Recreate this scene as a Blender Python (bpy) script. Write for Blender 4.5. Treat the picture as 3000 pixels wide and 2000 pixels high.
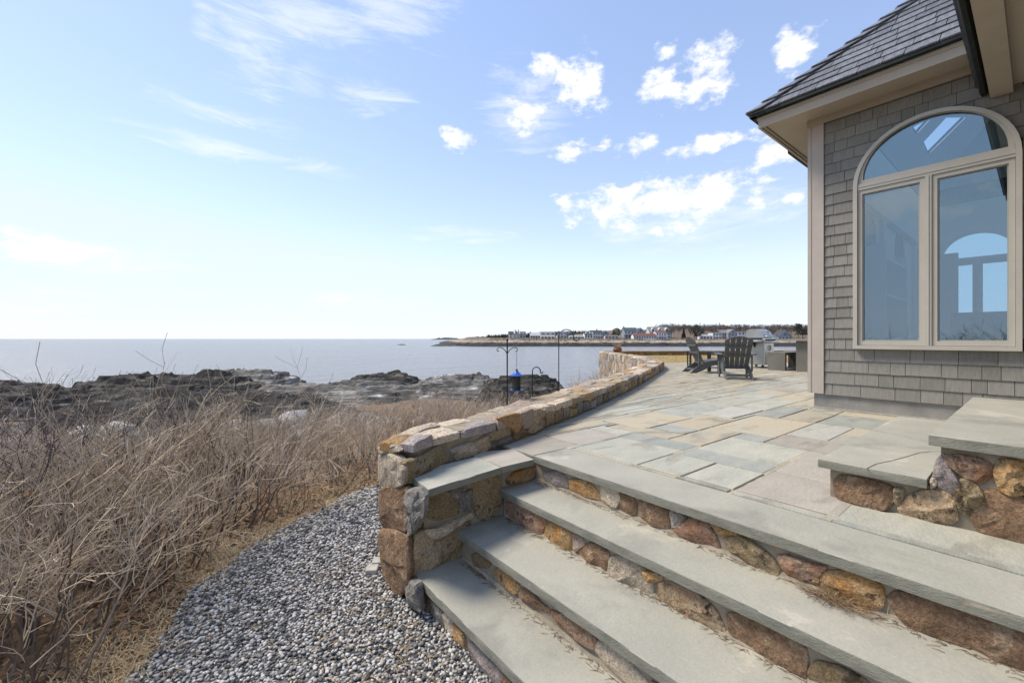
import bpy, bmesh, math, random
import numpy as np
from mathutils import Vector, Matrix, noise
R = math.radians
for _o in list(bpy.data.objects): bpy.data.objects.remove(_o)
SC = bpy.context.scene
COL = SC.collection
# ---------------------------------------------------------------- camera
F = 1232.0; HC = 0.92; ALPHA = R(38.5)
SA, CA = math.sin(ALPHA), math.cos(ALPHA)
cam = bpy.data.cameras.new('camera'); camo = bpy.data.objects.new('camera', cam); COL.objects.link(camo)
cam.sensor_width = 36; cam.lens = F / 3000 * 36; cam.clip_end = 60000; cam.clip_start = 0.05
cam.shift_y = -8 / 3000
camo.location = (0, 0, HC); camo.rotation_euler = (R(90), 0, -ALPHA)
SC.camera = camo
# ---------------------------------------------------------------- light, sky, exposure
SUN_AZ = R(-72); SUN_EL = R(54)           # azimuth relative to the view direction, minus = left
hd = (math.sin(ALPHA + SUN_AZ), math.cos(ALPHA + SUN_AZ))
sdir = Vector((hd[0] * math.cos(SUN_EL), hd[1] * math.cos(SUN_EL), math.sin(SUN_EL)))
sun = bpy.data.lights.new('sun', 'SUN'); suno = bpy.data.objects.new('sun', sun); COL.objects.link(suno)
sun.energy = 2.6; sun.angle = R(22); sun.color = (1, .91, .78)
suno.location = (0, 0, 40); suno.rotation_euler = sdir.to_track_quat('Z', 'Y').to_euler()
SC.view_settings.view_transform = 'Standard'; SC.view_settings.look = 'None'
SC.view_settings.gamma = 1; SC.view_settings.use_curve_mapping = False
SC.view_settings.exposure = 0.88
cy = SC.cycles; cy.max_bounces = 5; cy.diffuse_bounces = 3; cy.glossy_bounces = 3; cy.transmission_bounces = 4; cy.transparent_max_bounces = 8; cy.caustics_reflective = False; cy.caustics_refractive = False
W_ = bpy.data.worlds.new('World'); SC.world = W_; W_.use_nodes = True
def build_world():
    nt = W_.node_tree; nt.nodes.clear(); L = nt.links.new
    def N(t, **k):
        n = nt.nodes.new(t)
        for a, b in k.items(): setattr(n, a, b)
        return n
    def mth(op, a, b=None, c=None, clamp=False):
        n = N('ShaderNodeMath', operation=op, use_clamp=clamp)
        for i, v in enumerate((a, b, c)):
            if v is None: continue
            if isinstance(v, (int, float)): n.inputs[i].default_value = v
            else: L(v, n.inputs[i])
        return n.outputs[0]
    sky = N('ShaderNodeTexSky', sky_type='NISHITA', sun_disc=False)
    sky.sun_elevation = SUN_EL; sky.sun_rotation = math.atan2(sdir.x, sdir.y)
    sky.air_density = 1.1; sky.dust_density = .12; sky.ozone_density = 1.6; sky.altitude = 0
    tc = N('ShaderNodeTexCoord'); sep = N('ShaderNodeSeparateXYZ'); L(tc.outputs['Generated'], sep.inputs[0])
    az = mth('ARCTAN2', sep.outputs[0], sep.outputs[1]); el = mth('ARCSINE', sep.outputs[2])
    # domain warp so that the banks of cloud have ragged outlines
    mp = N('ShaderNodeMapping'); mp.inputs['Scale'].default_value = (1, 1, 1.7); L(tc.outputs['Generated'], mp.inputs[0])
    n1 = N('ShaderNodeTexNoise'); L(mp.outputs[0], n1.inputs['Vector'])
    n1.inputs['Scale'].default_value = 17; n1.inputs['Detail'].default_value = 10; n1.inputs['Roughness'].default_value = .62
    n2 = N('ShaderNodeTexNoise'); mp2 = N('ShaderNodeMapping'); mp2.inputs['Scale'].default_value = (1, 1, 5); L(tc.outputs['Generated'], mp2.inputs[0]); L(mp2.outputs[0], n2.inputs['Vector'])
    n2.inputs['Scale'].default_value = 7; n2.inputs['Detail'].default_value = 9; n2.inputs['Roughness'].default_value = .66; n2.inputs['Distortion'].default_value = .6
    def pix(px, py):
        cx = (px - 1500) / F; cz = -(py - 992) / F
        return ALPHA + math.atan(cx), math.atan2(cz, math.hypot(1, cx))
    ce = N('ShaderNodeCombineXYZ'); L(az, ce.inputs[0]); L(el, ce.inputs[1])
    def field(blobs):
        acc = None
        for (a0, e0, wa, we) in blobs:
            v = N('ShaderNodeVectorMath', operation='MULTIPLY_ADD'); L(ce.outputs[0], v.inputs[0])
            v.inputs[1].default_value = (1 / wa, 1 / we, 0); v.inputs[2].default_value = (-a0 / wa, -e0 / we, 0)
            l = N('ShaderNodeVectorMath', operation='LENGTH'); L(v.outputs[0], l.inputs[0])
            acc = l.outputs['Value'] if acc is None else mth('MINIMUM', acc, l.outputs['Value'])
        return mth('MAXIMUM', mth('SUBTRACT', 1.0, mth('MULTIPLY', acc, acc)), -1.6)
    def pb(px, py, w, h):
        a, e = pix(px, py); r = math.hypot(1, (px - 1500) / F)
        return (a, e, w / F / r ** 2, h / F / r)
    cum = [pb(1690, 245, 95, 75), pb(1590, 205, 55, 42), pb(1955, 250, 95, 62), pb(2040, 215, 120, 75), pb(1960, 150, 45, 30),
           pb(2110, 240, 60, 30), pb(2335, 150, 75, 62), pb(1690, 440, 85, 42), pb(1870, 432, 65, 30), pb(2060, 432, 115, 30), pb(1340, 400, 58, 32),
           pb(1830, 600, 210, 70), pb(2060, 575, 200, 68), pb(1975, 670, 75, 30), pb(2300, 415, 110, 62), pb(2330, 585, 40, 24),
           pb(120, 725, 230, 45), pb(1540, 330, 60, 50)]
    rnd = random.Random(5)
    for k in range(7):
        a = ALPHA + R(62) + rnd.random() * R(236); cum.append((a if a < math.pi else a - 2 * math.pi, R(8 + 34 * rnd.random()), R(4 + 7 * rnd.random()), R(2 + 3.5 * rnd.random())))
    cir = [pb(740, 120, 160, 150), pb(900, 60, 300, 90), pb(1150, 40, 220, 70), pb(900, 240, 90, 60), pb(1080, 280, 170, 45), pb(640, 335, 320, 30), pb(760, 465, 330, 32),
           pb(250, 760, 380, 60), pb(60, 880, 330, 80), pb(1050, 880, 160, 30), pb(1350, 690, 160, 30), pb(600, 60, 50, 60), pb(1980, 640, 330, 100), pb(1540, 330, 130, 110)]
    for k in range(4):
        a = ALPHA + R(64) + rnd.random() * R(232); cir.append((a if a < math.pi else a - 2 * math.pi, R(10 + 45 * rnd.random()), R(14), R(6)))
    def smooth(v, lo, hi):
        n = N('ShaderNodeMapRange', interpolation_type='SMOOTHSTEP'); L(v, n.inputs[0])
        n.inputs[1].default_value = lo; n.inputs[2].default_value = hi; n.inputs[3].default_value = 0; n.inputs[4].default_value = 1
        return n.outputs[0]
    cumf = smooth(mth('ADD', mth('MULTIPLY', field(cum), .9), mth('MULTIPLY', mth('SUBTRACT', n1.outputs[0], .5), 5.2)), .02, 1.15)
    cirf = mth('MULTIPLY', smooth(mth('ADD', mth('MULTIPLY', field(cir), .7), mth('MULTIPLY', mth('SUBTRACT', n2.outputs[0], .5), 4.2)), -.05, 1.5), .52)
    # pale marine haze low over the water
    hz = mth('POWER', mth('SUBTRACT', 1.0, mth('ABSOLUTE', sep.outputs[2]), clamp=True), 7.0)
    m0 = N('ShaderNodeMixRGB'); m0.blend_type = 'MIX'; L(mth('MULTIPLY', hz, .96, clamp=True), m0.inputs[0])
    hsv = N('ShaderNodeHueSaturation'); hsv.inputs['Saturation'].default_value = 1.24; hsv.inputs['Hue'].default_value = .515
    hsv.inputs['Value'].default_value = 2.36; gm = N('ShaderNodeGamma'); gm.inputs[1].default_value = .58; L(sky.outputs[0], gm.inputs[0]); L(gm.outputs[0], hsv.inputs['Color'])
    dk = N('ShaderNodeMixRGB'); dk.blend_type = 'DARKEN'; dk.inputs[0].default_value = 1; L(hsv.outputs[0], dk.inputs[1]); dk.inputs[2].default_value = (4.4, 5.2, 6.2, 1)
    L(dk.outputs[0], m0.inputs[1]); m0.inputs[2].default_value = (5.4, 5.8, 6.25, 1)
    m1 = N('ShaderNodeMixRGB'); L(cirf, m1.inputs[0]); L(m0.outputs[0], m1.inputs[1]); m1.inputs[2].default_value = (6.0, 6.15, 6.35, 1)
    m2 = N('ShaderNodeMixRGB'); L(cumf, m2.inputs[0]); L(m1.outputs[0], m2.inputs[1]); m2.inputs[2].default_value = (6.2, 6.2, 6.2, 1)
    bg = N('ShaderNodeBackground'); bg.inputs['Strength'].default_value = .10; L(m2.outputs[0], bg.inputs['Color'])
    out = N('ShaderNodeOutputWorld'); L(bg.outputs[0], out.inputs['Surface'])
build_world()

# ---------------------------------------------------------------- helpers: geometry from picture points, meshes, objects
def ray(px, py):
    cx = (px - 1500) / F
    return Vector((cx * CA + SA, -cx * SA + CA, -(py - 992) / F))
CAMP = Vector((0, 0, HC))
def onz(p, z):
    r = ray(*p); return CAMP + r * ((z - HC) / r.z)
def onx(p, x):
    r = ray(*p); return CAMP + r * (x / r.x)
def ony(p, y):
    r = ray(*p); return CAMP + r * (y / r.y)
def W(x, d, z=0.0):                     # x metres right, d metres ahead of the viewpoint -> world
    return Vector((x * CA + d * SA, -x * SA + d * CA, z))
def at(px, py, d):
    return W((px - 1500) / F * d, d, HC - (py - 992) / F * d)
def c3(x, y): return (1050 + x * .5102, 1200 + y * .5102)
def c4(x, y): return (1700 + x * .5527, 1300 + y * .5527)
def c5(x, y): return (1200 + x * .5315, 900 + y * .5315)
def c8(x, y): return (2200 + x * .3826, 1000 + y * .3826)
ABS = {}
class MB:
    def __init__(s): s.v = []; s.f = []
    def add(s, vs, fs):
        n = len(s.v); s.v += [tuple(p) for p in vs]; s.f += [tuple(i + n for i in f) for f in fs]; return s
    def box(s, lo, hi, mtx=None):
        x0, y0, z0 = lo; x1, y1, z1 = hi
        vs = [Vector(p) for p in ((x0, y0, z0), (x1, y0, z0), (x1, y1, z0), (x0, y1, z0), (x0, y0, z1), (x1, y0, z1), (x1, y1, z1), (x0, y1, z1))]
        if mtx: vs = [mtx @ p for p in vs]
        return s.add(vs, [(3, 2, 1, 0), (4, 5, 6, 7), (0, 1, 5, 4), (1, 2, 6, 5), (2, 3, 7, 6), (3, 0, 4, 7)])
    def prism(s, loop, vec, cap=True):
        n = len(loop); vec = Vector(vec); a = [Vector(p) for p in loop]; b = [p + vec for p in a]
        nv = Vector((0, 0, 0))
        for i in range(n): nv += a[i].cross(a[(i + 1) % n])
        fl = nv.dot(vec) > 0
        fs = [(i, (i + 1) % n, n + (i + 1) % n, n + i) for i in range(n)]
        if not fl: fs = [f[::-1] for f in fs]
        if cap:
            fs += [tuple(range(n))[::-1], tuple(range(n, 2 * n))] if fl else [tuple(range(n)), tuple(range(n, 2 * n))[::-1]]
        return s.add(a + b, fs)
    def tube(s, pts, rad, k=6, cap=True):
        pts = [Vector(p) for p in pts]; m = len(pts)
        rads = rad if isinstance(rad, (list, tuple)) else [rad] * m
        vs = []; up = Vector((.13, .31, .94))
        for i, p in enumerate(pts):
            t = (pts[min(i + 1, m - 1)] - pts[max(i - 1, 0)])
            if t.length < 1e-9: t = Vector((0, 0, 1))
            t.normalize(); a = t.cross(up)
            if a.length < .05: a = t.cross(Vector((1, 0, 0)))
            a.normalize(); b = t.cross(a)
            for j in range(k):
                w = 2 * math.pi * j / k; vs.append(p + (a * math.cos(w) + b * math.sin(w)) * rads[i])
        fs = [(i * k + j, i * k + (j + 1) % k, (i + 1) * k + (j + 1) % k, (i + 1) * k + j) for i in range(m - 1) for j in range(k)]
        if cap: fs += [tuple(range(k))[::-1], tuple((m - 1) * k + j for j in range(k))]
        return s.add(vs, fs)
    def lathe(s, prof, c=(0, 0, 0), k=20):
        vs = []; m = len(prof)
        for r, z in prof:
            for j in range(k):
                w = 2 * math.pi * j / k; vs.append((c[0] + r * math.cos(w), c[1] + r * math.sin(w), c[2] + z))
        fs = [(i * k + j, i * k + (j + 1) % k, (i + 1) * k + (j + 1) % k, (i + 1) * k + j) for i in range(m - 1) for j in range(k)]
        fs += [tuple(range(k))[::-1], tuple((m - 1) * k + j for j in range(k))]
        return s.add(vs, fs)
def link(name, me, mat, parent, c=Vector((0, 0, 0))):
    o = bpy.data.objects.new(name, me); COL.objects.link(o)
    if mat is not None and len(me.materials) == 0: me.materials.append(mat)
    c = Vector(c); ABS[o] = c
    if parent is not None:
        o.parent = parent; o.location = c - ABS[parent]
    else: o.location = c
    return o
def obj(name, mb, mat, parent=None, smooth=None, center=True):
    v = mb.v
    c = Vector((0, 0, 0))
    if center and v:
        a = np.array([tuple(p) for p in v]); lo, hi = a.min(0), a.max(0); c = Vector(((lo + hi) / 2).tolist()); c.z = float(lo[2])
        a = a - np.array(c); v = a.tolist()
    me = bpy.data.meshes.new(name); me.from_pydata([tuple(p) for p in v], [], mb.f); me.update()
    if smooth is not None:
        me.shade_smooth()
        if smooth < 180: me.set_sharp_from_angle(angle=R(smooth))
    return link(name, me, mat, parent, c)
def tag(o, label=None, cat=None, group=None, kind=None):
    if label: o['label'] = label
    if cat: o['category'] = cat
    if group: o['group'] = group
    if kind: o['kind'] = kind
    return o
def thing(name, label, cat, loc=(0, 0, 0), group=None, local=False):
    o = bpy.data.objects.new(name, None); COL.objects.link(o); o.empty_display_size = .1
    o.location = loc; ABS[o] = Vector((0, 0, 0)) if local else Vector(loc)
    return tag(o, label, cat, group)
def dup(root, loc, rz, label=None):
    r = root.copy(); COL.objects.link(r); r.location = loc; r.rotation_euler = (0, 0, rz)
    if label: r['label'] = label
    def rec(a, b):
        for ch in list(a.children):
            c = ch.copy(); COL.objects.link(c); c.parent = b; rec(ch, c)
    rec(root, r); return r
def fbm(p, o=4):
    return noise.fractal(Vector(p), 1.0, 2.0, o, noise_basis='PERLIN_ORIGINAL')

# ---------------------------------------------------------------- materials
MATS = {}
def mat(name, c1, c2=None, scale=6., rough=.75, bump=.0, bscale=40., rnd=.0, stretch=(1, 1, 1), metal=0., lo=.38, hi=.62, c3_=None, island=0., spec=.3, detail=6, sep=True, wear=None, grit=0., stain=None, cleft=0.):
    if name in MATS: return MATS[name]
    m = bpy.data.materials.new(name); m.use_nodes = True; nt = m.node_tree; L = nt.links.new
    b = nt.nodes['Principled BSDF']; b.inputs['Roughness'].default_value = rough; b.inputs['Metallic'].default_value = metal
    b.inputs['Specular IOR Level'].default_value = spec
    def N(t): return nt.nodes.new(t)
    tc = N('ShaderNodeTexCoord'); oi = N('ShaderNodeObjectInfo')
    off = N('ShaderNodeVectorMath'); off.operation = 'MULTIPLY_ADD'
    cmb = N('ShaderNodeCombineXYZ')
    for i, kf in enumerate((37., 53., 71.)):
        mm = N('ShaderNodeMath'); mm.operation = 'MULTIPLY'; mm.inputs[1].default_value = kf if sep else 0; L(oi.outputs['Random'], mm.inputs[0]); L(mm.outputs[0], cmb.inputs[i])
    off.operation = 'ADD'; L(tc.outputs['Object'], off.inputs[0]); L(cmb.outputs[0], off.inputs[1])
    mp = N('ShaderNodeMapping'); mp.inputs['Scale'].default_value = stretch; L(off.outputs[0], mp.inputs[0])
    n = N('ShaderNodeTexNoise'); n.inputs['Scale'].default_value = scale; n.inputs['Detail'].default_value = detail; n.inputs['Roughness'].default_value = .62; L(mp.outputs[0], n.inputs['Vector'])
    rp = N('ShaderNodeValToRGB'); L(n.outputs[0], rp.inputs[0]); e = rp.color_ramp.elements
    e[0].position = lo; e[1].position = hi; e[0].color = (*c1, 1); e[1].color = (*(c2 or c1), 1)
    if c3_: x = e.new(.5 * (lo + hi) + .1); x.color = (*c3_, 1)
    col = rp.outputs[0]
    if wear:      # (colour, scale, threshold) patches with a shape of their own
        n3 = N('ShaderNodeTexNoise'); n3.inputs['Scale'].default_value = wear[1]; n3.inputs['Detail'].default_value = 8; n3.inputs['Roughness'].default_value = .7; L(mp.outputs[0], n3.inputs['Vector'])
        mr = N('ShaderNodeMapRange'); L(n3.outputs[0], mr.inputs[0]); mr.inputs[1].default_value = wear[2]; mr.inputs[2].default_value = wear[2] + .08
        mx = N('ShaderNodeMixRGB'); L(mr.outputs[0], mx.inputs[0]); L(col, mx.inputs[1]); mx.inputs[2].default_value = (*wear[0], 1); col = mx.outputs[0]
    if stain:     # broad soft water marks: (colour, scale, threshold)
        n5 = N('ShaderNodeTexNoise'); n5.inputs['Scale'].default_value = stain[1]; n5.inputs['Detail'].default_value = 7; n5.inputs['Roughness'].default_value = .6; n5.inputs['Distortion'].default_value = .5; L(mp.outputs[0], n5.inputs['Vector'])
        m5 = N('ShaderNodeMapRange'); m5.interpolation_type = 'SMOOTHSTEP'; L(n5.outputs[0], m5.inputs[0]); m5.inputs[1].default_value = stain[2]; m5.inputs[2].default_value = stain[2] + .16; m5.inputs[4].default_value = .8
        x5 = N('ShaderNodeMixRGB'); L(m5.outputs[0], x5.inputs[0]); L(col, x5.inputs[1]); x5.inputs[2].default_value = (*stain[0], 1); col = x5.outputs[0]
    if grit:      # fine crystalline speckle
        n4 = N('ShaderNodeTexNoise'); n4.inputs['Scale'].default_value = 75; n4.inputs['Detail'].default_value = 5; n4.inputs['Roughness'].default_value = .75; L(mp.outputs[0], n4.inputs['Vector'])
        m4 = N('ShaderNodeMapRange'); L(n4.outputs[0], m4.inputs[0]); m4.inputs[1].default_value = .32; m4.inputs[2].default_value = .68; m4.inputs[3].default_value = 1 - grit; m4.inputs[4].default_value = 1 + grit * .7
        h4 = N('ShaderNodeHueSaturation'); L(col, h4.inputs['Color']); L(m4.outputs[0], h4.inputs['Value']); col = h4.outputs[0]
    if rnd or island:
        h = N('ShaderNodeHueSaturation'); L(col, h.inputs['Color'])
        src = oi.outputs['Random']
        if island: src = N('ShaderNodeNewGeometry').outputs['Random Per Island']
        mr = N('ShaderNodeMapRange'); L(src, mr.inputs[0]); a = rnd or island; mr.inputs[3].default_value = 1 - a; mr.inputs[4].default_value = 1 + a
        L(mr.outputs[0], h.inputs['Value']); col = h.outputs[0]
    L(col, b.inputs['Base Color'])
    if bump:
        n2 = N('ShaderNodeTexNoise'); n2.inputs['Scale'].default_value = bscale; n2.inputs['Detail'].default_value = 8; n2.inputs['Roughness'].default_value = .65; L(mp.outputs[0], n2.inputs['Vector'])
        hgt = n2.outputs[0]
        if cleft:     # split-face ridges
            wv = N('ShaderNodeTexNoise'); wv.inputs['Scale'].default_value = 5.5; wv.inputs['Detail'].default_value = 3; wv.inputs['Distortion'].default_value = 1.6; L(mp.outputs[0], wv.inputs['Vector'])
            st = N('ShaderNodeMath'); st.operation = 'MULTIPLY'; st.inputs[1].default_value = 7; L(wv.outputs[0], st.inputs[0]); fl = N('ShaderNodeMath'); fl.operation = 'FLOOR'; L(st.outputs[0], fl.inputs[0])
            ad = N('ShaderNodeMath'); ad.operation = 'MULTIPLY_ADD'; ad.inputs[1].default_value = cleft; L(fl.outputs[0], ad.inputs[0]); L(n2.outputs[0], ad.inputs[2]); hgt = ad.outputs[0]
        bp = N('ShaderNodeBump'); bp.inputs['Strength'].default_value = min(1, bump); bp.inputs['Distance'].default_value = .35 / bscale * max(1, bump); L(hgt, bp.inputs['Height']); L(bp.outputs[0], b.inputs['Normal'])
    MATS[name] = m; return m
def plain(name, c, rough=.5, metal=0., spec=.4): return mat(name, c, None, rough=rough, metal=metal, spec=spec)
ST = {k: mat('stone_' + k, a, b, scale=s * 1.3, rough=.88, bump=2.6, bscale=24, rnd=.2, grit=.5, c3_=m_, wear=w) for k, a, b, m_, s, w in (
    ('tan', (.44, .325, .195), (.24, .17, .105), (.40, .32, .22), 7, None), ('orange', (.46, .24, .085), (.2, .11, .055), (.5, .34, .18), 8, ((.6, .52, .42), 10, .66)),
    ('brown', (.22, .135, .08), (.39, .285, .19), (.30, .195, .12), 8, ((.06, .05, .045), 9, .64)), ('grey', (.36, .335, .3), (.2, .18, .16), None, 8, None),
    ('lilac', (.33, .285, .275), (.46, .41, .37), (.4, .335, .3), 8, None), ('pale', (.62, .51, .37), (.38, .295, .2), (.55, .46, .36), 8, ((.14, .12, .1), 14, .68)),
    ('olive', (.31, .225, .115), (.17, .12, .068), (.34, .26, .165), 9, ((.1, .085, .05), 8, .6)), ('pink', (.40, .29, .225), (.26, .175, .13), (.45, .36, .29), 8, None),
    ('red', (.34, .18, .105), (.21, .125, .085), (.40, .28, .2), 9, ((.55, .5, .46), 12, .64)), ('mott', (.44, .3, .18), (.3, .19, .11), (.5, .38, .25), 9, ((.03, .025, .02), 11, .57)))}
MORTAR = mat('mortar', (.36, .30, .225), (.24, .2, .15), scale=9, rough=.95, bump=.8, bscale=120)
SLATE_TREAD = mat('bluestone_tread', (.335, .325, .272), (.45, .42, .345), scale=2.1, rough=.75, bump=.35, bscale=38, c3_=(.385, .37, .305), grit=.1, stain=((.25, .245, .205), 1.6, .5), cleft=.35, wear=((.62, .6, .56), 5.5, .74))
FLAG = {k: mat('flag_' + k, a, b, scale=2.6, rough=.75, bump=.4, bscale=22, rnd=.08, stretch=(1, 2.2, 1), wear=w, grit=.1, stain=((.25, .235, .19), 1.5, .52), cleft=.3) for k, a, b, w in (
    ('grey', (.35, .352, .295), (.42, .405, .335), None), ('blue', (.29, .305, .275), (.36, .36, .31), None), ('tan', (.43, .36, .25), (.41, .37, .28), None),
    ('lilac', (.345, .315, .265), (.395, .36, .305), ((.58, .57, .55), 6, .72)), ('warm', (.43, .375, .27), (.39, .355, .275), None), ('pale', (.46, .45, .40), (.41, .40, .34), None))}
GROUT = mat('grout', (.22, .18, .12), (.42, .36, .27), scale=12, rough=.95, bump=.6, bscale=90)
SHINGLE = mat('grey_shingle', (.215, .207, .188), (.255, .244, .22), scale=9, rough=.8, bump=.3, bscale=34, rnd=.13, stretch=(1, 5, .9), grit=.06)
TRIM = mat('taupe_trim', (.44, .38, .335), (.48, .415, .365), scale=3, rough=.55, bump=.06, bscale=60, spec=.35)
EAVE = mat('taupe_eave', (.42, .365, .295), (.46, .4, .325), scale=3, rough=.6, bump=.06, bscale=60)
WINF = mat('window_clay_paint', (.44, .41, .36), (.48, .445, .39), scale=4, rough=.45, spec=.4)
CONC = mat('foundation_concrete', (.24, .233, .22), (.31, .3, .28), scale=6, rough=.9, bump=.5, bscale=60)
SLATE = mat('roof_slate', (.095, .1, .114), (.165, .171, .185), scale=8, rough=.5, bump=.5, bscale=28, rnd=.24, stretch=(1, 3, 1), spec=.5)
DARKM = mat('dark_copper', (.012, .013, .013), (.02, .028, .025), scale=5, rough=.6, metal=0, spec=.25)
BLACKM = plain('black_iron', (.016, .017, .019), .45, .2)
# ---------------------------------------------------------------- stone builder
RG = random.Random(11)
def stone(pts, n, bulge, back, m, parent, ch=2, seed=0, name='stone', rough=.4, facets=3):
    pts = [Vector(p) for p in pts]; n = Vector(n).normalized(); c = sum(pts, Vector()) / len(pts)
    nv = Vector()
    for i in range(len(pts)): nv += (pts[i] - c).cross(pts[(i + 1) % len(pts)] - c)
    if nv.dot(n) < 0: pts = pts[::-1]
    for _ in range(ch):
        q = []
        for i in range(len(pts)):
            a, b = pts[i], pts[(i + 1) % len(pts)]; q += [a.lerp(b, .12), a.lerp(b, .88)]
        pts = q
    if ch > 1:
        pts = [c + (p - c) * (1.0 + .016 / max(.03, (p - c).length)) + (p - c) * .05 * noise.noise(p * 11 + Vector((seed, 0, 0))) for p in pts]
    rr = random.Random(seed * 7 + 3); k = len(pts); siz = max((p - c).length for p in pts)
    t1 = n.orthogonal().normalized(); t2 = n.cross(t1); pl = []
    for _ in range(facets):
        w = rr.random() * 6.283; pl.append(((t1 * math.cos(w) + t2 * math.sin(w)) * rr.uniform(.5, 1.5) / siz, rr.uniform(.75, 1.0)))
    rings = [(1.0, None), (1.0, .12), (.975, .55), (.9, .84), (.66, .97), (.33, 1.0)] if ch > 1 else [(1.0, None), (1.0, .15), (.94, .8), (.6, 1.0)]
    vs = []
    def top(p, e):
        d = p - c; h = e
        for a, b0 in pl: h = min(h, e * (b0 + d.dot(a)) if e > 0 else h)
        h = max(h, .35 * e)
        return h * bulge * (1 + rough * 1.3 * noise.noise(p * 13 + Vector((seed, 0, 0)))) + bulge * rough * .9 * e * noise.noise(p * 37)
    for s_, e in rings:
        for p in pts:
            q = c + (p - c) * s_
            vs.append(q - n * back if e is None else q + n * top(q, e))
    m_ = len(rings); vs.append(c + n * top(c, 1.0))
    fs = [(i * k + j, i * k + (j + 1) % k, (i + 1) * k + (j + 1) % k, (i + 1) * k + j) for i in range(m_ - 1) for j in range(k)]
    fs += [((m_ - 1) * k + j, (m_ - 1) * k + (j + 1) % k, m_ * k) for j in range(k)]
    mb = MB(); mb.v = vs; mb.f = fs
    return obj(name, mb, ST[m] if isinstance(m, str) else m, parent, smooth=24)
STATE = {'n': 0}
def traced(polys, proj, n, bulge, parent, crop, ch=2):
    for m, poly in polys:
        STATE['n'] += 1
        stone([proj(crop(*q)) for q in poly], n, bulge * RG.uniform(.8, 1.2), .03, m, parent, ch=ch, seed=STATE['n'])
# ================================================================ SETTING
SEA_Z = -5.0
def lerp_tab(t, tab):
    for (a, va), (b, vb) in zip(tab, tab[1:]):
        if t <= b: return va + (vb - va) * max(0, (t - a)) / (b - a)
    return tab[-1][1]
def ground_h(x, d):
    # bank beside the path, falling to rock ledges and under the water
    base = lerp_tab(d, [(-40, 2.2), (-20, .3), (-11, -.5), (-5, -.75), (0, -.8), (5.5, -.82), (9, -1.2), (14, -1.9), (22, -3.0), (34, -3.9), (46, -4.5), (60, -5.6), (90, -8), (200, -9)])
    if x < -3: base -= lerp_tab(-x, [(3, 0), (8, .25), (20, .8), (60, 1.2)])
    if d < 7: base = base if x > -3 else base
    k = min(1, max(0, (d - 12) / 10)); 
    base += k * (.75 * fbm((x * .09, d * .14, 1.7)) + .35 * fbm((x * .35, d * .5, 4)))
    if x > 3 and d > 17: base -= min(5, (x - 3) * .12 * min(1, (d - 17) / 8)) + max(0, (d - 24)) * .12
    return base
GROUND = mat('bank_soil', (.16, .105, .062), (.25, .185, .115), scale=1.5, rough=.95, bump=1, bscale=9, c3_=(.2, .14, .085), sep=False)
def terrain():
    mb = MB(); xs = [-70 + 1.4 * i for i in range(86)]; ds = [-30, -22, -15, -10, -6, -3] + [0 + .7 * i for i in range(60)] + [43 + 2 * i for i in range(30)] + [110, 130, 160, 200]
    nx, nd = len(xs), len(ds)
    for d in ds:
        for x in xs: mb.v.append(W(x, d, ground_h(x, d) - .03))
    mb.f = [(j * nx + i, j * nx + i + 1, (j + 1) * nx + i + 1, (j + 1) * nx + i) for j in range(nd - 1) for i in range(nx - 1)]
    tag(obj('ground', mb, GROUND, smooth=180, center=False), kind='structure')
terrain()
def sea():
    m = bpy.data.materials.new('sea_water'); m.use_nodes = True; nt = m.node_tree; L = nt.links.new; b = nt.nodes['Principled BSDF']
    b.inputs['Base Color'].default_value = (.2, .197, .205, 1); b.inputs['Roughness'].default_value = .22; b.inputs['Specular IOR Level'].default_value = .4; b.inputs['IOR'].default_value = 1.33
    tc = nt.nodes.new('ShaderNodeTexCoord'); mp = nt.nodes.new('ShaderNodeMapping'); mp.inputs['Rotation'].default_value = (0, 0, ALPHA); mp.inputs['Scale'].default_value = (.3, 1, 1); L(tc.outputs['Object'], mp.inputs[0])
    hs = []
    for sc, st in ((.9, 1.), (.22, 1.6), (.05, 2.0)):
        n = nt.nodes.new('ShaderNodeTexNoise'); n.inputs['Scale'].default_value = sc; n.inputs['Detail'].default_value = 5; n.inputs['Roughness'].default_value = .6; L(mp.outputs[0], n.inputs['Vector'])
        q = nt.nodes.new('ShaderNodeMath'); q.operation = 'MULTIPLY'; q.inputs[1].default_value = st; L(n.outputs[0], q.inputs[0]); hs.append(q.outputs[0])
    a = nt.nodes.new('ShaderNodeMath'); L(hs[0], a.inputs[0]); L(hs[1], a.inputs[1]); a2 = nt.nodes.new('ShaderNodeMath'); L(a.outputs[0], a2.inputs[0]); L(hs[2], a2.inputs[1])
    bp = nt.nodes.new('ShaderNodeBump'); bp.inputs['Strength'].default_value = .8; bp.inputs['Distance'].default_value = .6; L(a2.outputs[0], bp.inputs['Height']); L(bp.outputs[0], b.inputs['Normal'])
    mb = MB(); mb.add([W(-30000, 20, SEA_Z), W(30000, 20, SEA_Z), W(30000, 40000, SEA_Z), W(-30000, 40000, SEA_Z)], [(0, 1, 2, 3)])
    tag(obj('sea', mb, m, center=False), kind='structure')
sea()
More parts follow.
